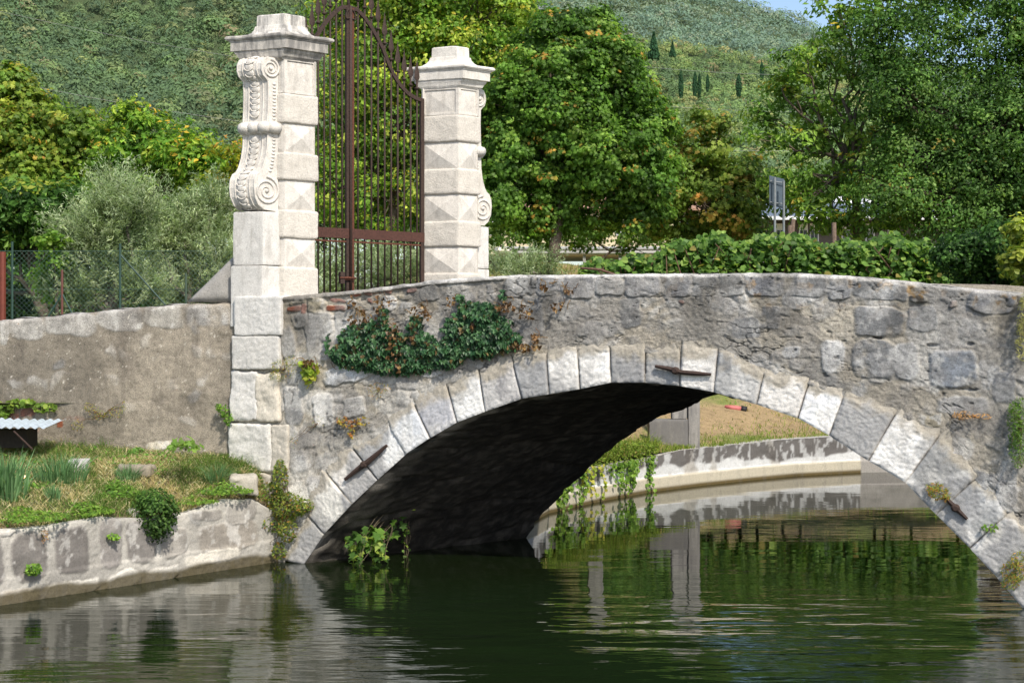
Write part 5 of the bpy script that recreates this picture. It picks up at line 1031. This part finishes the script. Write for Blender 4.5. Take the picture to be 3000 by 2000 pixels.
def wall_pts(pl, x, y, o):
    out = []
    for a, b_, c_ in zip(x, y, o): s_, z_ = pl.sz(a, b_); out.append(pl.pt(s_, z_, c_))
    return np.array(out)
for (cx, cy, rx, ry, den) in iv:
    n = int(rx*ry*.030*den)+6; a = RNG.uniform(0, 2*math.pi, n); r = RNG.uniform(0, 1, n)**.62*(1+.28*RNG.uniform(0, 1, n)**4)
    X_, Y_ = z6(cx+rx*r*np.cos(a), cy+ry*r*np.sin(a)); pos = wall_pts(BP, X_, Y_, .04+RNG.uniform(0, .11, n)*np.clip(1.1-r, .05, 1.1))
    nor = NB*1.0+Z*.45+RNG.normal(size=(n, 3))*.42
    cb = palette(n, [(.022, .07, .026), (.035, .095, .035), (.06, .13, .05), (.012, .035, .015), (.10, .075, .03)], (3, 3, 1.2, 2, .7), .15)
    leaves(mb, pos, nor, RNG.uniform(.05, .09, n), 'ivy', cb, up=-Z)
dead = [(560, 380, 90, 60, .3), (930, 350, 80, 50, .5), (760, 540, 60, 130, .55), (1440, 310, 60, 40, .6), (1570, 350, 60, 50, .4), (1760, 310, 50, 30, .35), (1560, 560, 110, 25, .7), (790, 680, 20, 50, .8), (250, 660, 60, 25, .8), (500, 290, 30, 60, .3), (680, 300, 60, 70, .2), (1620, 510, 20, 40, .6), (1690, 190, 40, 25, .35), (1820, 230, 30, 20, .3), (880, 500, 20, 60, .5), (1240, 440, 14, 30, .5), (1110, 280, 30, 30, .4)]
for (cx, cy, rx, ry, den) in dead:
    n = int(rx*ry*.015*den)+4; a = RNG.uniform(0, 2*math.pi, n); r = RNG.uniform(0, 1, n)**.6
    X_, Y_ = z6(cx+rx*r*np.cos(a), cy+ry*r*np.sin(a)); pos = wall_pts(BP, X_, Y_, .05+RNG.uniform(0, .10, n))
    leaves(mb, pos, NB+RNG.normal(size=(n, 3))*.6, RNG.uniform(.035, .075, n), 'ivy', palette(n, [(.13, .075, .03), (.09, .052, .026), (.18, .12, .05)], (2, 1, 1), .2), fold=.6)
mb.obj('leaves', M_IVY, th)
for i in range(90):
    cx, cy, rx, ry, _ = (dead+iv[:4])[RNG.integers(len(dead)+4)]; n = 8; a = RNG.uniform(0, 2*math.pi); q = np.array([cx+RNG.uniform(-rx, rx), cy+RNG.uniform(-ry, ry)]); L = []
    for k in range(n): L.append(q.copy()); a += RNG.normal()*.55; q = q+np.array([math.cos(a)*.6, abs(math.sin(a))*-1.0+.3])*14
    L = np.array(L); X_, Y_ = z6(L[:, 0], L[:, 1]); mb = MB(); mb.tube(wall_pts(BP, X_, Y_, np.full(n, .05)), .0045, 4, (.26, .17, .08) if i % 3 else (.12, .07, .04), False); mb.obj('runner', M_BARK, th)
def wall_weed(name, label, pl, blobs, cols, w_, size, shape, off=.05, n0=.03, thick=.12, stems=True, cat='plant', group=None, up=None, mat=None):
    x0, y0 = blobs[0][:2]; th = thing(name, label, cat, pl.pt(*pl.sz(x0, y0)), group); mb = MB(); sm = MB()
    for (cx, cy, rx, ry) in blobs:
        n = int(rx*ry*n0*math.pi)+6; a = RNG.uniform(0, 2*math.pi, n); r = RNG.uniform(0, 1, n)**.5
        pos = wall_pts(pl, cx+rx*r*np.cos(a), cy+ry*r*np.sin(a), off+RNG.uniform(0, 1, n)*thick*(1.15-r)); nb3 = np.array([pl.n[0], pl.n[1], 0])
        leaves(mb, pos, nb3*.8+Z*.6+RNG.normal(size=(n, 3))*.5, size*RNG.uniform(.6, 1.3, n), shape, palette(n, cols, w_, .2), up=up)
        if stems:
            for k in range(max(2, n//40)):
                e = pos[RNG.integers(n)]; sm.tube(branchline(pl.pt(*pl.sz(x0, y0+3), .02), e, 6, .2, .1), np.linspace(.005, .002, 6), 4, (.13, .09, .05), False)
    mb.obj('leaves', mat or M_LEAF, th)
    if stems: sm.obj('stems', M_BARK, th)
YG = [(.10, .14, .03), (.16, .17, .03), (.06, .10, .02), (.19, .11, .03)]; GR = [(.05, .12, .02), (.09, .18, .03), (.03, .07, .012)]
wall_weed('wall_weed', 'large straggly weed climbing the bridge end above the waterline', BP, [(850, 1480, 60, 40), (830, 1400, 20, 60), (795, 1440, 40, 30), (900, 1480, 30, 20), (800, 1530, 30, 30), (850, 1545, 30, 40), (826, 1610, 20, 26)], [(.08, .12, .03), (.13, .15, .03), (.05, .09, .02), (.15, .10, .03)], (3, 1, 3, .7), .045, 'diamond', n0=.075, thick=.22)
wall_weed('wall_weed', 'sparse weed at the top joint of the bridge end under the ivy left side', BP, [(836, 1080, 40, 30), (815, 1100, 20, 20), (860, 1060, 20, 20)], YG, (3, 2, 2, 1), .035, 'slim', n0=.05, thick=.14)
wall_weed('wall_creeper', 'yellow-green broad leaves hanging left of the ivy patch', BP, [(910, 1100, 18, 34), (902, 1070, 20, 14), (925, 1080, 14, 20)], [(.14, .22, .03), (.17, .20, .04), (.07, .12, .02)], (3, 2, 1), .07, 'round', n0=.016, thick=.1)
wall_weed('wall_creeper', 'red and yellow autumn creeper leaves above the lower iron anchor', BP, [(1030, 1240, 30, 16), (1008, 1232, 18, 14), (1070, 1232, 22, 12), (1035, 1262, 10, 18)], [(.17, .16, .04), (.17, .09, .04), (.08, .11, .03)], (3, 2, 1), .05, 'oval', n0=.02, thick=.08)
wall_weed('wall_weed', 'dry brownish weed in the masonry below the ivy patch', BP, [(1115, 1135, 34, 16), (1105, 1150, 20, 20)], YG, (1, 1, 2, 3), .03, 'slim', n0=.06, thick=.1)
wall_weed('wall_weed', 'thin wisp of weed in the middle of the bridge end stones', BP, [(935, 1235, 22, 18), (868, 1290, 12, 24)], YG, (2, 1, 2, 2), .028, 'slim', n0=.03, thick=.08)
wall_weed('wall_weed', 'brown-green tuft over the right iron anchor', BP, [(2752, 1438, 34, 24), (2735, 1425, 24, 16), (2772, 1452, 14, 14)], YG, (2, 1, 2, 3), .045, 'slim', n0=.06, thick=.2)
wall_weed('wall_weed', 'dry grass wisp on the right part of the bridge face', BP, [(2822, 1216, 34, 12), (2880, 1218, 26, 8)], [(.24, .17, .09), (.16, .11, .06)], (2, 1), .05, 'slim', n0=.05, thick=.12)
wall_weed('wall_weed', 'small green sprig low on the right arch stones', BP, [(2900, 1545, 24, 12)], GR, (2, 2, 1), .035, 'oval', n0=.04, thick=.12)
wall_weed('wall_shrub', 'bushy reddish-green shrub growing at the right foot of the arch', BP, [(2970, 1670, 40, 34), (2990, 1640, 30, 30), (2960, 1700, 30, 24)], YG, (2, 1, 3, 2), .04, 'slim', n0=.07, thick=.35)
wall_weed('wall_shrub', 'green shrub hanging on the parapet face at the right edge', BP, [(2990, 1240, 40, 80), (2985, 1310, 30, 60), (2975, 1200, 20, 30)], GR, (2, 1, 3), .04, 'slim', n0=.07, thick=.35)
wall_weed('wall_shrub', 'pale feathery shrub at the right end of the parapet top', BP, [(3005, 930, 26, 60), (2995, 1000, 20, 60), (3010, 880, 20, 30)], [(.16, .18, .09), (.12, .14, .06)], (2, 1), .05, 'slim', n0=.05, thick=.3)
# fig growing inside the arch
FP = Plane(A0+np.array([.0, .0])+V[:2]*.25+np.array([.02, 0]), A0+V[:2]*3)
th = thing('fig_shoot', 'bright fig branch leaning out of the dark arch over the water', 'plant', P(1080, 1590, 18.2)); mb = MB(); sm = MB()
for (cx, cy, rx, ry, n, sz_, D) in [(1050, 1600, 36, 40, 34, .12, 18.0), (1085, 1580, 40, 36, 34, .16, 18.15), (1140, 1540, 60, 44, 60, .11, 18.5), (1165, 1490, 50, 30, 40, .09, 18.7), (1040, 1645, 16, 18, 12, .09, 17.95), (1190, 1600, 12, 50, 18, .06, 18.6), (1186, 1648, 8, 16, 6, .07, 18.55), (1110, 1620, 30, 26, 20, .11, 18.1)]:
    a = RNG.uniform(0, 2*math.pi, n); r = RNG.uniform(0, 1, n)**.5; Dn = D+RNG.uniform(-.15, .25, n); x = cx+rx*r*np.cos(a); y = cy+ry*r*np.sin(a)
    pos = np.stack([(x-1500)/F*Dn, Dn, H+(HY-y)/F*Dn], -1); leaves(mb, pos, np.array([.1, -.6, .7])+RNG.normal(size=(n, 3))*.4, sz_*RNG.uniform(.7, 1.2, n), 'lobed', palette(n, [(.035, .085, .018), (.06, .13, .025), (.13, .20, .04), (.022, .055, .013)], (3, 2, 1.4, 2), .15), up=-Z)
    for k in range(4): sm.tube(branchline(P(1200, 1420, 19), pos[RNG.integers(n)], 7, .1, .1), np.linspace(.012, .004, 7), 4, (.10, .08, .05), False)
mb.obj('leaves', M_LEAF, th); sm.obj('stems', M_BARK, th)
# weeds on garden wall and quay
wall_weed('wall_creeper', 'bright green creeper above the broken bricks at the far left of the wall', GWP, [(60, 1182, 40, 12), (20, 1195, 30, 20), (140, 1195, 34, 14), (10, 1215, 20, 16), (95, 1178, 12, 8)], [(.07, .135, .025), (.11, .17, .035)], (2, 1), .065, 'round', n0=.028, thick=.12)
wall_weed('wall_weed', 'yellow-flecked branching weed in the middle of the brown wall', GWP, [(300, 1215, 34, 14), (275, 1195, 24, 14), (345, 1205, 20, 20), (262, 1190, 10, 16), (232, 1245, 18, 18), (370, 1185, 6, 16)], YG, (2, 3, 1, 1), .032, 'slim', n0=.05, thick=.08)
wall_weed('wall_weed', 'green sprig where the brown wall meets the pier', GWP, [(662, 1200, 18, 20), (678, 1225, 12, 20), (650, 1192, 10, 10)], GR, (2, 2, 1), .045, 'oval', n0=.05, thick=.15, off=.1)
wall_weed('wall_weed', 'tuft of small leaves low on the quay face at far left', QP, [(90, 1665, 24, 18), (75, 1672, 14, 10)], GR, (1, 2, 1), .05, 'oval', n0=.05, thick=.12)
wall_weed('wall_weed', 'tiny sprig on the grey quay block below the grass', QP, [(325, 1570, 18, 10)], GR, (1, 3, 1), .05, 'oval', n0=.05, thick=.1)
wall_weed('wall_weed', 'dry reddish root in the gap between two quay blocks', QP, [(122, 1568, 12, 20)], [(.22, .12, .06), (.15, .14, .04)], (2, 1), .035, 'slim', n0=.06, thick=.06)
# round bush hanging over the quay
th = thing('herb_bush', 'round dense green herb bush spilling over the quay edge', 'bush', QP.pt(*QP.sz(462, 1540))); mb = MB()
c0 = QP.pt(*QP.sz(458, 1495), -.02); n = 3200; d = RNG.normal(size=(n, 3)); d /= np.linalg.norm(d, axis=1)[:, None]; pos = c0+d*np.array([.27, .25, .25])*RNG.uniform(.55, 1.08, (n, 1))*(.85+.3*vnoise(d[:, 0]*3, d[:, 1]*3, d[:, 2]*3, 9))[:, None]; pos[:, 2] -= .16*(d[:, 1] < 0)*(d[:, 2] < 0)*RNG.uniform(0, 1, n)
leaves(mb, pos, d+np.array([0, -.1, .5])+RNG.normal(size=(n, 3))*.4, RNG.uniform(.03, .055, n), 'oval', palette(n, [(.035, .09, .02), (.06, .13, .03), (.018, .05, .012)], (3, 2, 2), .15)*(.7+.3*d[:, 2:3])); mb.obj('leaves', M_LEAF, th)
mb = MB()
for k in range(10): mb.tube(branchline(c0-Z*.2, c0+d[k]*.2, 4, .1, 0), .006, 4, (.1, .08, .04))
mb.obj('stems', M_BARK, th)

# ================================================================== GRASS on the left bank
def blades(mb, base, hgt, wid, col, lean=.45, dirv=None):
    n = len(base); a = RNG.uniform(0, 2*math.pi, n); ln = RNG.normal(size=(n, 2))*lean if dirv is None else dirv
    w2 = np.stack([np.cos(a), np.sin(a), 0*a], -1)*(wid*.5)[:, None]; h = hgt[:, None]
    t1 = np.concatenate([ln*h*.35, h*.55], 1); t2 = np.concatenate([ln*h, h*np.clip(1-.35*np.linalg.norm(ln, axis=1, keepdims=True), .25, 1)], 1)
    Vb = np.stack([base-w2, base+w2, base+t1+w2*.8, base+t2, base+t1-w2*.8], 1)
    q5 = np.arange(n)[:, None]*5; mb.add(Vb.reshape(-1, 3), [q5+np.array([[0, 1, 2, 4]]), q5+np.array([[4, 2, 3]])], np.repeat(np.clip(col, 0, 1), 5, 0))
def bank_base(n):
    X_ = RNG.uniform(-10.5, -2.75, n); t = RNG.uniform(0, 1, n); Y_ = bank_front(X_)+(bank_back(X_)-bank_front(X_))*t; return X_, Y_, t
mb = MB(); n = 60000; X_, Y_, t = bank_base(n); gf = fbm(X_*1.3, Y_*2.0, 0, 701, 4); base_ = np.stack([X_, Y_, bank_z(X_, Y_)-.01], -1)
straw = RNG.uniform(size=n) < .74-.95*ss(.38, .58, gf); col = palette(n, [(.085, .14, .03), (.13, .18, .045), (.055, .10, .022)], (3, 2, 1), .2); col[straw] = palette(int(straw.sum()), [(.40, .32, .17), (.32, .25, .13), (.46, .40, .25), (.22, .16, .09)], (3, 2, 1, 1), .15)
hg = RNG.uniform(.04, .12, n)*(1+.8*ss(.45, .7, gf)); blades(mb, base_, hg, RNG.uniform(.004, .009, n), col, .8)
n = 15000; X_, Y_, t = bank_base(n); base_ = np.stack([X_, Y_, bank_z(X_, Y_)+.02], -1)   # lying straw
a = RNG.uniform(0, 2*math.pi, n); blades(mb, base_, RNG.uniform(.06, .14, n), RNG.uniform(.004, .008, n), palette(n, [(.44, .36, .21), (.36, .28, .16), (.52, .46, .32)], (2, 2, 1), .15), dirv=np.stack([np.cos(a), np.sin(a)*.6], -1)*1.8)
n = 9000; X_, Y_, t = bank_base(n); k = fbm(X_*1.7, Y_*2.3, 4, 711, 4) > .52; X_, Y_ = X_[k], Y_[k]; n = len(X_); base_ = np.stack([X_, Y_, bank_z(X_, Y_)+RNG.uniform(.01, .08, n)], -1)
leaves(mb, base_, np.array([0, -.3, 1])+RNG.normal(size=(n, 3))*.4, RNG.uniform(.03, .06, n), 'oval', palette(n, [(.06, .14, .02), (.11, .22, .035)], (2, 2), .2))
tag(mb.obj('bank_grass', M_GRASS), 'dry straw and short green grass covering the left bank', 'grass', None, 'stuff')
def bankpt(x, y):
    # point of the bank seen at photo (x,y)
    best = None
    for D in np.arange(15, 19.2, .05):
        p = P(x, y, D)
        if p[2] <= bank_z(np.array([p[0]]), np.array([p[1]]))[0]: best = p; break
    return best if best is not None else P(x, y, 17.5)
def tuft(name, label, x, y, n, hg, wd, cols, w_, rad, lean, cat='plant', group=None, flowers=None):
    c = bankpt(x, y); th = thing(name, label, cat, c, group); mb = MB(); a = RNG.uniform(0, 2*math.pi, n); r = rad*RNG.uniform(0, 1, n)**.7
    b_ = c+np.stack([np.cos(a)*r, np.sin(a)*r, -.02+0*a], -1); dv = np.stack([np.cos(a)*r/rad, np.sin(a)*r/rad], -1)*lean+RNG.normal(size=(n, 2))*.15
    blades(mb, b_, hg*RNG.uniform(.5, 1.1, n), wd*RNG.uniform(.7, 1.2, n), palette(n, cols, w_, .18), dirv=dv); mb.obj('blades', M_GRASS, th)
    if flowers:
        fb = MB()
        for k in range(flowers): q = c+np.array([RNG.uniform(-.08, .08), -.1, RNG.uniform(.05, .2)]); leaves(fb, np.repeat(q[None], 6, 0)+RNG.normal(size=(6, 3))*.01, np.array([0, -1, .4])+RNG.normal(size=(6, 3))*.3, .03, 'round', np.full((6, 3), .7)*np.array([1, .93, 1]))
        fb.obj('flowers', M_LEAF, th)
BG = [(.08, .15, .065), (.12, .20, .10), (.055, .11, .045)]; GG = [(.09, .17, .035), (.13, .22, .05)]
tuft('reed_tuft', 'tall blue-green reed clump at the left edge of the bank', 15, 1460, 260, .62, .022, BG, (2, 2, 1), .22, .45)
tuft('reed_tuft', 'blue-green reed clump in front of the pale concrete block', 175, 1415, 380, .42, .013, BG, (2, 2, 1), .28, .5)
tuft('grass_tuft', 'small upright bluish grass tuft in the straw', 158, 1470, 150, .26, .010, BG, (2, 2, 1), .06, .35)
tuft('grass_tuft', 'fountain-shaped blue-green grass tuft near the pier foot', 635, 1420, 420, .34, .009, BG+[(.25, .2, .1)], (2, 2, 1, .6), .12, .8)
tuft('grass_tuft', 'blue-green grass tuft behind the low leafy herb', 375, 1410, 260, .28, .009, BG, (2, 2, 1), .12, .6)
tuft('grass_tuft', 'bright tall grass tuft against the foot of the brown wall', 315, 1315, 260, .24, .007, GG+[(.3, .25, .1)], (2, 2, 1), .12, .45)
tuft('grass_tuft', 'wispy dry grass tuft below the metal sheet', 190, 1305, 220, .26, .006, [(.34, .27, .12), (.18, .2, .06)], (2, 1), .2, .9)
tuft('flowering_weed', 'weed with small white-pink flowers among the left grass', 66, 1440, 50, .22, .008, GG, (1, 1), .06, .5, flowers=7)
def herb(label, x, y, n, rad, hg, sz_, shape, cols, w_, name='leafy_herb'):
    c = bankpt(x, y); th = thing(name, label, 'plant', c); mb = MB(); a = RNG.uniform(0, 2*math.pi, n); r = rad*RNG.uniform(0, 1, n)**.6
    pos = c+np.stack([np.cos(a)*r*1.2, np.sin(a)*r, hg*RNG.uniform(0, 1, n)*(1.1-r/rad)], -1)
    leaves(mb, pos, np.stack([np.cos(a)*.5, np.sin(a)*.5-.2, .8+0*a], -1)+RNG.normal(size=(n, 3))*.35, sz_*RNG.uniform(.6, 1.25, n), shape, palette(n, cols, w_, .18)); mb.obj('leaves', M_LEAF, th)
    sm = MB()
    for k in range(8): sm.tube([c-Z*.02, (c+pos[k])/2+Z*.02, pos[k]], .004, 4, (.09, .12, .04), False)
    sm.obj('stems', M_LEAF, th)
herb('low bright leafy herb in the middle of the bank', 340, 1450, 900, .26, .2, .05, 'diamond', [(.05, .12, .02), (.08, .16, .03), (.035, .08, .015)], (2, 2, 1))
herb('large-leaved dock plant at the wall foot', 405, 1335, 30, .13, .16, .16, 'diamond', [(.05, .14, .03), (.09, .2, .05)], (2, 1))
herb('young vine shoot with lobed leaves near the wall foot', 545, 1315, 60, .22, .22, .11, 'lobed', [(.07, .14, .03), (.10, .18, .04)], (2, 1))
herb('green nettle-like herb patch at the right end of the bank', 650, 1440, 800, .34, .15, .055, 'diamond', [(.06, .13, .022), (.09, .17, .03), (.04, .09, .016)], (2, 2, 1))
herb('green herb patch hanging on the quay edge, far left', 60, 1515, 1100, .45, .12, .05, 'diamond', [(.055, .125, .02), (.09, .17, .03), (.04, .09, .015)], (2, 2, 1))
herb('green herb patch on the quay edge above the gap of two blocks', 250, 1500, 500, .28, .13, .055, 'diamond', [(.055, .125, .02), (.09, .17, .03)], (2, 2))
herb('green creeping herb trailing down right of the round bush', 560, 1470, 500, .28, .1, .045, 'diamond', [(.055, .12, .02), (.085, .16, .03)], (2, 2))
# small stones and blocks on the bank
def bstone(name, label, x, y, dims, col, cat='stone', rotz=0.2, r=.02, amp=.01):
    c = bankpt(x, y); ca, sa = math.cos(rotz), math.sin(rotz); mb = MB(); ea = np.array([ca, sa, 0])*dims[0]; eb = np.array([-sa, ca, 0])*dims[1]
    mb.block(c-ea/2-eb/2-Z*.04, ea, eb, Z*(dims[2]+.04), res=.02, r=r, amp=amp, fr=9, seed=int(x), col=col, fine=.002); tag(mb.obj(name, M_RING, None, True), label, cat)
bstone('concrete_block', 'pale concrete block lying in the grass', 232, 1370, (.24, .5, .10), (.50, .49, .46), r=.006, amp=.002)
bstone('flat_stone', 'brownish flat stone slab half buried in dry grass', 400, 1385, (.44, .26, .10), (.27, .235, .18), r=.04, amp=.03, rotz=-.05)
bstone('small_stone', 'small round grey stone on the quay edge left of the round bush', 388, 1508, (.16, .14, .09), (.40, .375, .335), r=.05, amp=.02)
bstone('rubble_stone', 'rough beige stone at the foot of the pier', 712, 1440, (.36, .3, .22), (.42, .385, .32), r=.05, amp=.03)
# corrugated metal sheet on sticks at far left
th = thing('corrugated_sheet', 'light grey corrugated metal sheet over a dark hollow, far left', 'metal sheet', P(20, 1270, 18.0)); mb = MB()
cA = P(-260, 1222, 17.7); cB = P(140, 1240, 17.7); dx = cB-cA; up = np.array([0, .75, .06]); nu = 90; rows = []
for j in range(6): rows.append(np.array([cA+dx*(i/(nu-1))*(1-.08*(5-j)/5*(0))+up*(j/5)-Z*.05+Z*.014*math.sin(i*1.15)-Z*.03*math.sin(i/nu*3) for i in range(nu)]))
mb.add(np.stack(rows, 0).reshape(-1, 3), [grid_faces(6, nu)], (.52, .60, .66)); mb.obj('sheet', M_ZINC, th, True)
mb = MB(); mb.box(P(-240, 1300, 18.0)-np.array([0, 0, .05]), P(110, 1254, 18.4), (.02, .016, .013)); mb.obj('hollow_shade', M_BRICKWOOD, th)  # near-black box stands in for the shade in the hollow under the sheet
mb = MB(); mb.tube([P(40, 1262, 17.72), P(95, 1315, 17.8)], .012, 6, (.05, .03, .025)); mb.tube([P(-60, 1255, 17.7), P(-60, 1325, 17.7)], .015, 6, (.05, .03, .025)); mb.obj('prop', M_BRICKWOOD, th)

# ================================================================== FAR BANK things
def fpt(x, y, D0=20.5, D1=52):
    for D in np.arange(D0, D1, .05):
        p = P(x, y, D)
        yb = np.interp(p[0], base[:, 0], base[:, 1])
        if p[1] > yb+.05 and p[2] <= far_ground(p[0], p[1]): return p
    return P(x, y, 30)
mb = MB(); n = 26000; X_ = RNG.uniform(.2, 12, n); dd_ = RNG.uniform(0, 1, n)**1.6*5+.05; Y_ = np.interp(X_, base[:, 0], base[:, 1])+dd_; gz = far_ground(X_, Y_)
dn = ss(.5, .62, fbm(X_*1.1, Y_*1.4, 0, 801, 4)); keep = RNG.uniform(size=n) < np.clip(1.3-dd_*.5, .12, 1)*(.35+.65*dn)+.9*(X_ < 2.6)*(dd_ < 1.2); X_, Y_, gz, dd_ = X_[keep], Y_[keep], gz[keep], dd_[keep]; n = len(X_)
hg = RNG.uniform(.05, .16, n)*(1+1.3*(X_ < 2.8)*(dd_ < 1)); blades(mb, np.stack([X_, Y_, gz-.01], -1), hg, RNG.uniform(.008, .016, n), palette(n, [(.13, .18, .03), (.18, .22, .04), (.09, .13, .02), (.26, .21, .09)], (3, 2, 2, 1), .2), .5)
n = 3000; X_ = RNG.uniform(.5, 14, n); dd_ = RNG.uniform(1, 22, n); Y_ = np.interp(X_, base[:, 0], base[:, 1])+dd_; k = fbm(X_, Y_, 3, 811, 4) > .5; X_, Y_ = X_[k], Y_[k]; n = len(X_)
blades(mb, np.stack([X_, Y_, far_ground(X_, Y_)], -1), RNG.uniform(.05, .14, n), RNG.uniform(.02, .03, n), palette(n, [(.11, .19, .03), (.3, .22, .1)], (1, 1), .2), .8)
n = 9000; X_ = RNG.uniform(-3, 12, n); dd_ = RNG.uniform(12, 22, n); Y_ = np.interp(X_, base[:, 0], base[:, 1])+dd_; blades(mb, np.stack([X_, Y_, far_ground(X_, Y_)], -1), RNG.uniform(.1, .3, n), RNG.uniform(.02, .03, n), palette(n, [(.15, .17, .05), (.3, .24, .12), (.22, .19, .08)], (1, 1, 1), .2), .6)
tag(mb.obj('far_bank_grass', M_GRASS), 'sparse green and dry grass on the far bank slope', 'grass', None, 'stuff')
# concrete post with its block, second hidden post
def cpost(label, x, yb, D, zt, wpx=34, block=True):
    b_ = P(x, yb, D); th = thing('concrete_post', label, 'post', b_, 'concrete posts on the far bank'); w_ = wpx/2/F*D; mb = MB()
    mb.block(b_+np.array([-w_, 0, -.2]), np.array([2*w_, 0, 0]), np.array([0, 2*w_, 0]), Z*(zt-b_[2]+.2), res=.03, r=.012, amp=.006, fr=4, col=(.30, .285, .26)); mb.obj('shaft', M_CAP, th, True)
    if block:
        mb = MB(); mb.block(b_+np.array([-w_-.76, -.04, -.15]), np.array([.75, 0, 0]), np.array([0, .35, 0]), Z*.52, res=.03, r=.02, amp=.01, fr=4, col=(.20, .19, .175)); mb.obj('low_block', M_CAP, th, True)
        mb = MB(); mb.block(b_+np.array([-w_-.31, .06, .375]), np.array([.30, 0, 0]), np.array([0, .25, 0]), Z*(zt-b_[2]-.7), res=.03, r=.01, amp=.006, fr=4, col=(.33, .315, .29)); mb.obj('panel', M_CAP, th, True)
cpost('square grey concrete post with low stone block seen through the arch', 2034, 1284, 27.4, 2.85)
cpost('second concrete post on the far bank, hidden but mirrored in the water', 1745, 1290, 26.2, 3.0, 44, False)
p = fpt(2160, 1203); th = thing('red_bottle_rag', 'faded red plastic debris with a black end lying on the dry slope', 'litter', p)
mb = MB(); mb.tube([p+np.array([-.28, 0, .10]), p+np.array([-.12, -.02, .07]), p+np.array([0, 0, .05]), p+np.array([.1, 0, .04])], [.03, .06, .065, .05], 8, (.45, .13, .12)); mb.obj('body', M_PAINT, th, True)
mb = MB(); mb.tube([p+np.array([.08, 0, .05]), p+np.array([.2, .0, .02])], [.07, .075], 8, (.015, .013, .014)); mb.obj('end', M_PAINT, th, True)
p = fpt(1905, 1238); mb = MB(); q = p+np.array([0, 0, .05]); leaves(mb, q[None, :], np.array([[0, -1, .3]]), np.array([.36]), 'oval', np.array([[.04, .16, .09]]), up=np.array([1., 0, 0])); tag(mb.obj('green_panel', M_PAINT), 'small flat dark green plastic piece left of the concrete block', 'litter')
# vines hanging on the far wall
def hang(label, x, n, L, cols, w_=(1, 1)):
    k = np.argmin(np.abs(fbp[:, 0]/fbp[:, 1]-(x-1500)/F)); th = thing('hanging_vine', label, 'vine', (fbp[k][0], fbp[k][1], .7), 'vines hanging on the far quay wall'); mb = MB(); sm = MB()
    for j in range(n):
        kk = min(len(fbp)-1, max(0, k+RNG.integers(-14, 14))); b_ = np.array([fbp[kk][0]+fn[kk][0]*.09, fbp[kk][1]+fn[kk][1]*.09, ftop[kk]]); ln = L*RNG.uniform(.5, 1.05); m_ = int(ln*34)+5; t = np.linspace(0, 1, m_)
        q = b_+np.stack([.07*np.sin(t*5+j)*t, -.03*t, .1*np.sin(t*3.1)-t*ln], -1); sm = MB(); sm.tube(q[::3], .004, 4, (.12, .12, .04), False); sm.obj('stem', M_BARK, th)
        leaves(mb, q+RNG.normal(size=(m_, 3))*.02, np.array([.3, -.8, .5])+RNG.normal(size=(m_, 3))*.4, RNG.uniform(.05, .085, m_), 'round', palette(m_, cols, w_, .18), up=-Z)
    mb.obj('leaves', M_LEAF, th)
VG = [(.055, .12, .022), (.09, .17, .03)]
hang('leafy vine curtain on the far wall, the fullest one', 1830, 9, .62, VG); hang('vine strands on the far wall next to the dark arch edge', 1660, 9, .62, VG); hang('short vine strands low by the arch edge', 1620, 5, .5, VG); hang('wispy vine between the two fuller vines', 1745, 5, .5, [(.13, .2, .03), (.2, .22, .05)]); hang('long thin vine reaching the water on the far wall', 1880, 4, .7, VG)
th = thing('bank_bush', 'rank bright green weeds spilling over the far quay wall', 'plant', (1.6, 25.2, .7)); mb = MB(); n = 3600; X_ = RNG.uniform(.6, 2.7, n); yb = np.interp(X_, fbp[:, 0], fbp[:, 1]); Y_ = yb+RNG.uniform(-.12, .7, n); Z_ = .62+RNG.uniform(-.12, .38, n)*np.clip(1.2-np.abs(X_-1.5)*.5, .3, 1)
leaves(mb, np.stack([X_, Y_, Z_], -1), np.array([.1, -.4, .8])+RNG.normal(size=(n, 3))*.5, RNG.uniform(.04, .08, n), 'diamond', palette(n, [(.075, .13, .022), (.11, .17, .035), (.05, .09, .018), (.16, .15, .05)], (3, 3, 2, .6), .2)); mb.obj('leaves', M_LEAF, th)
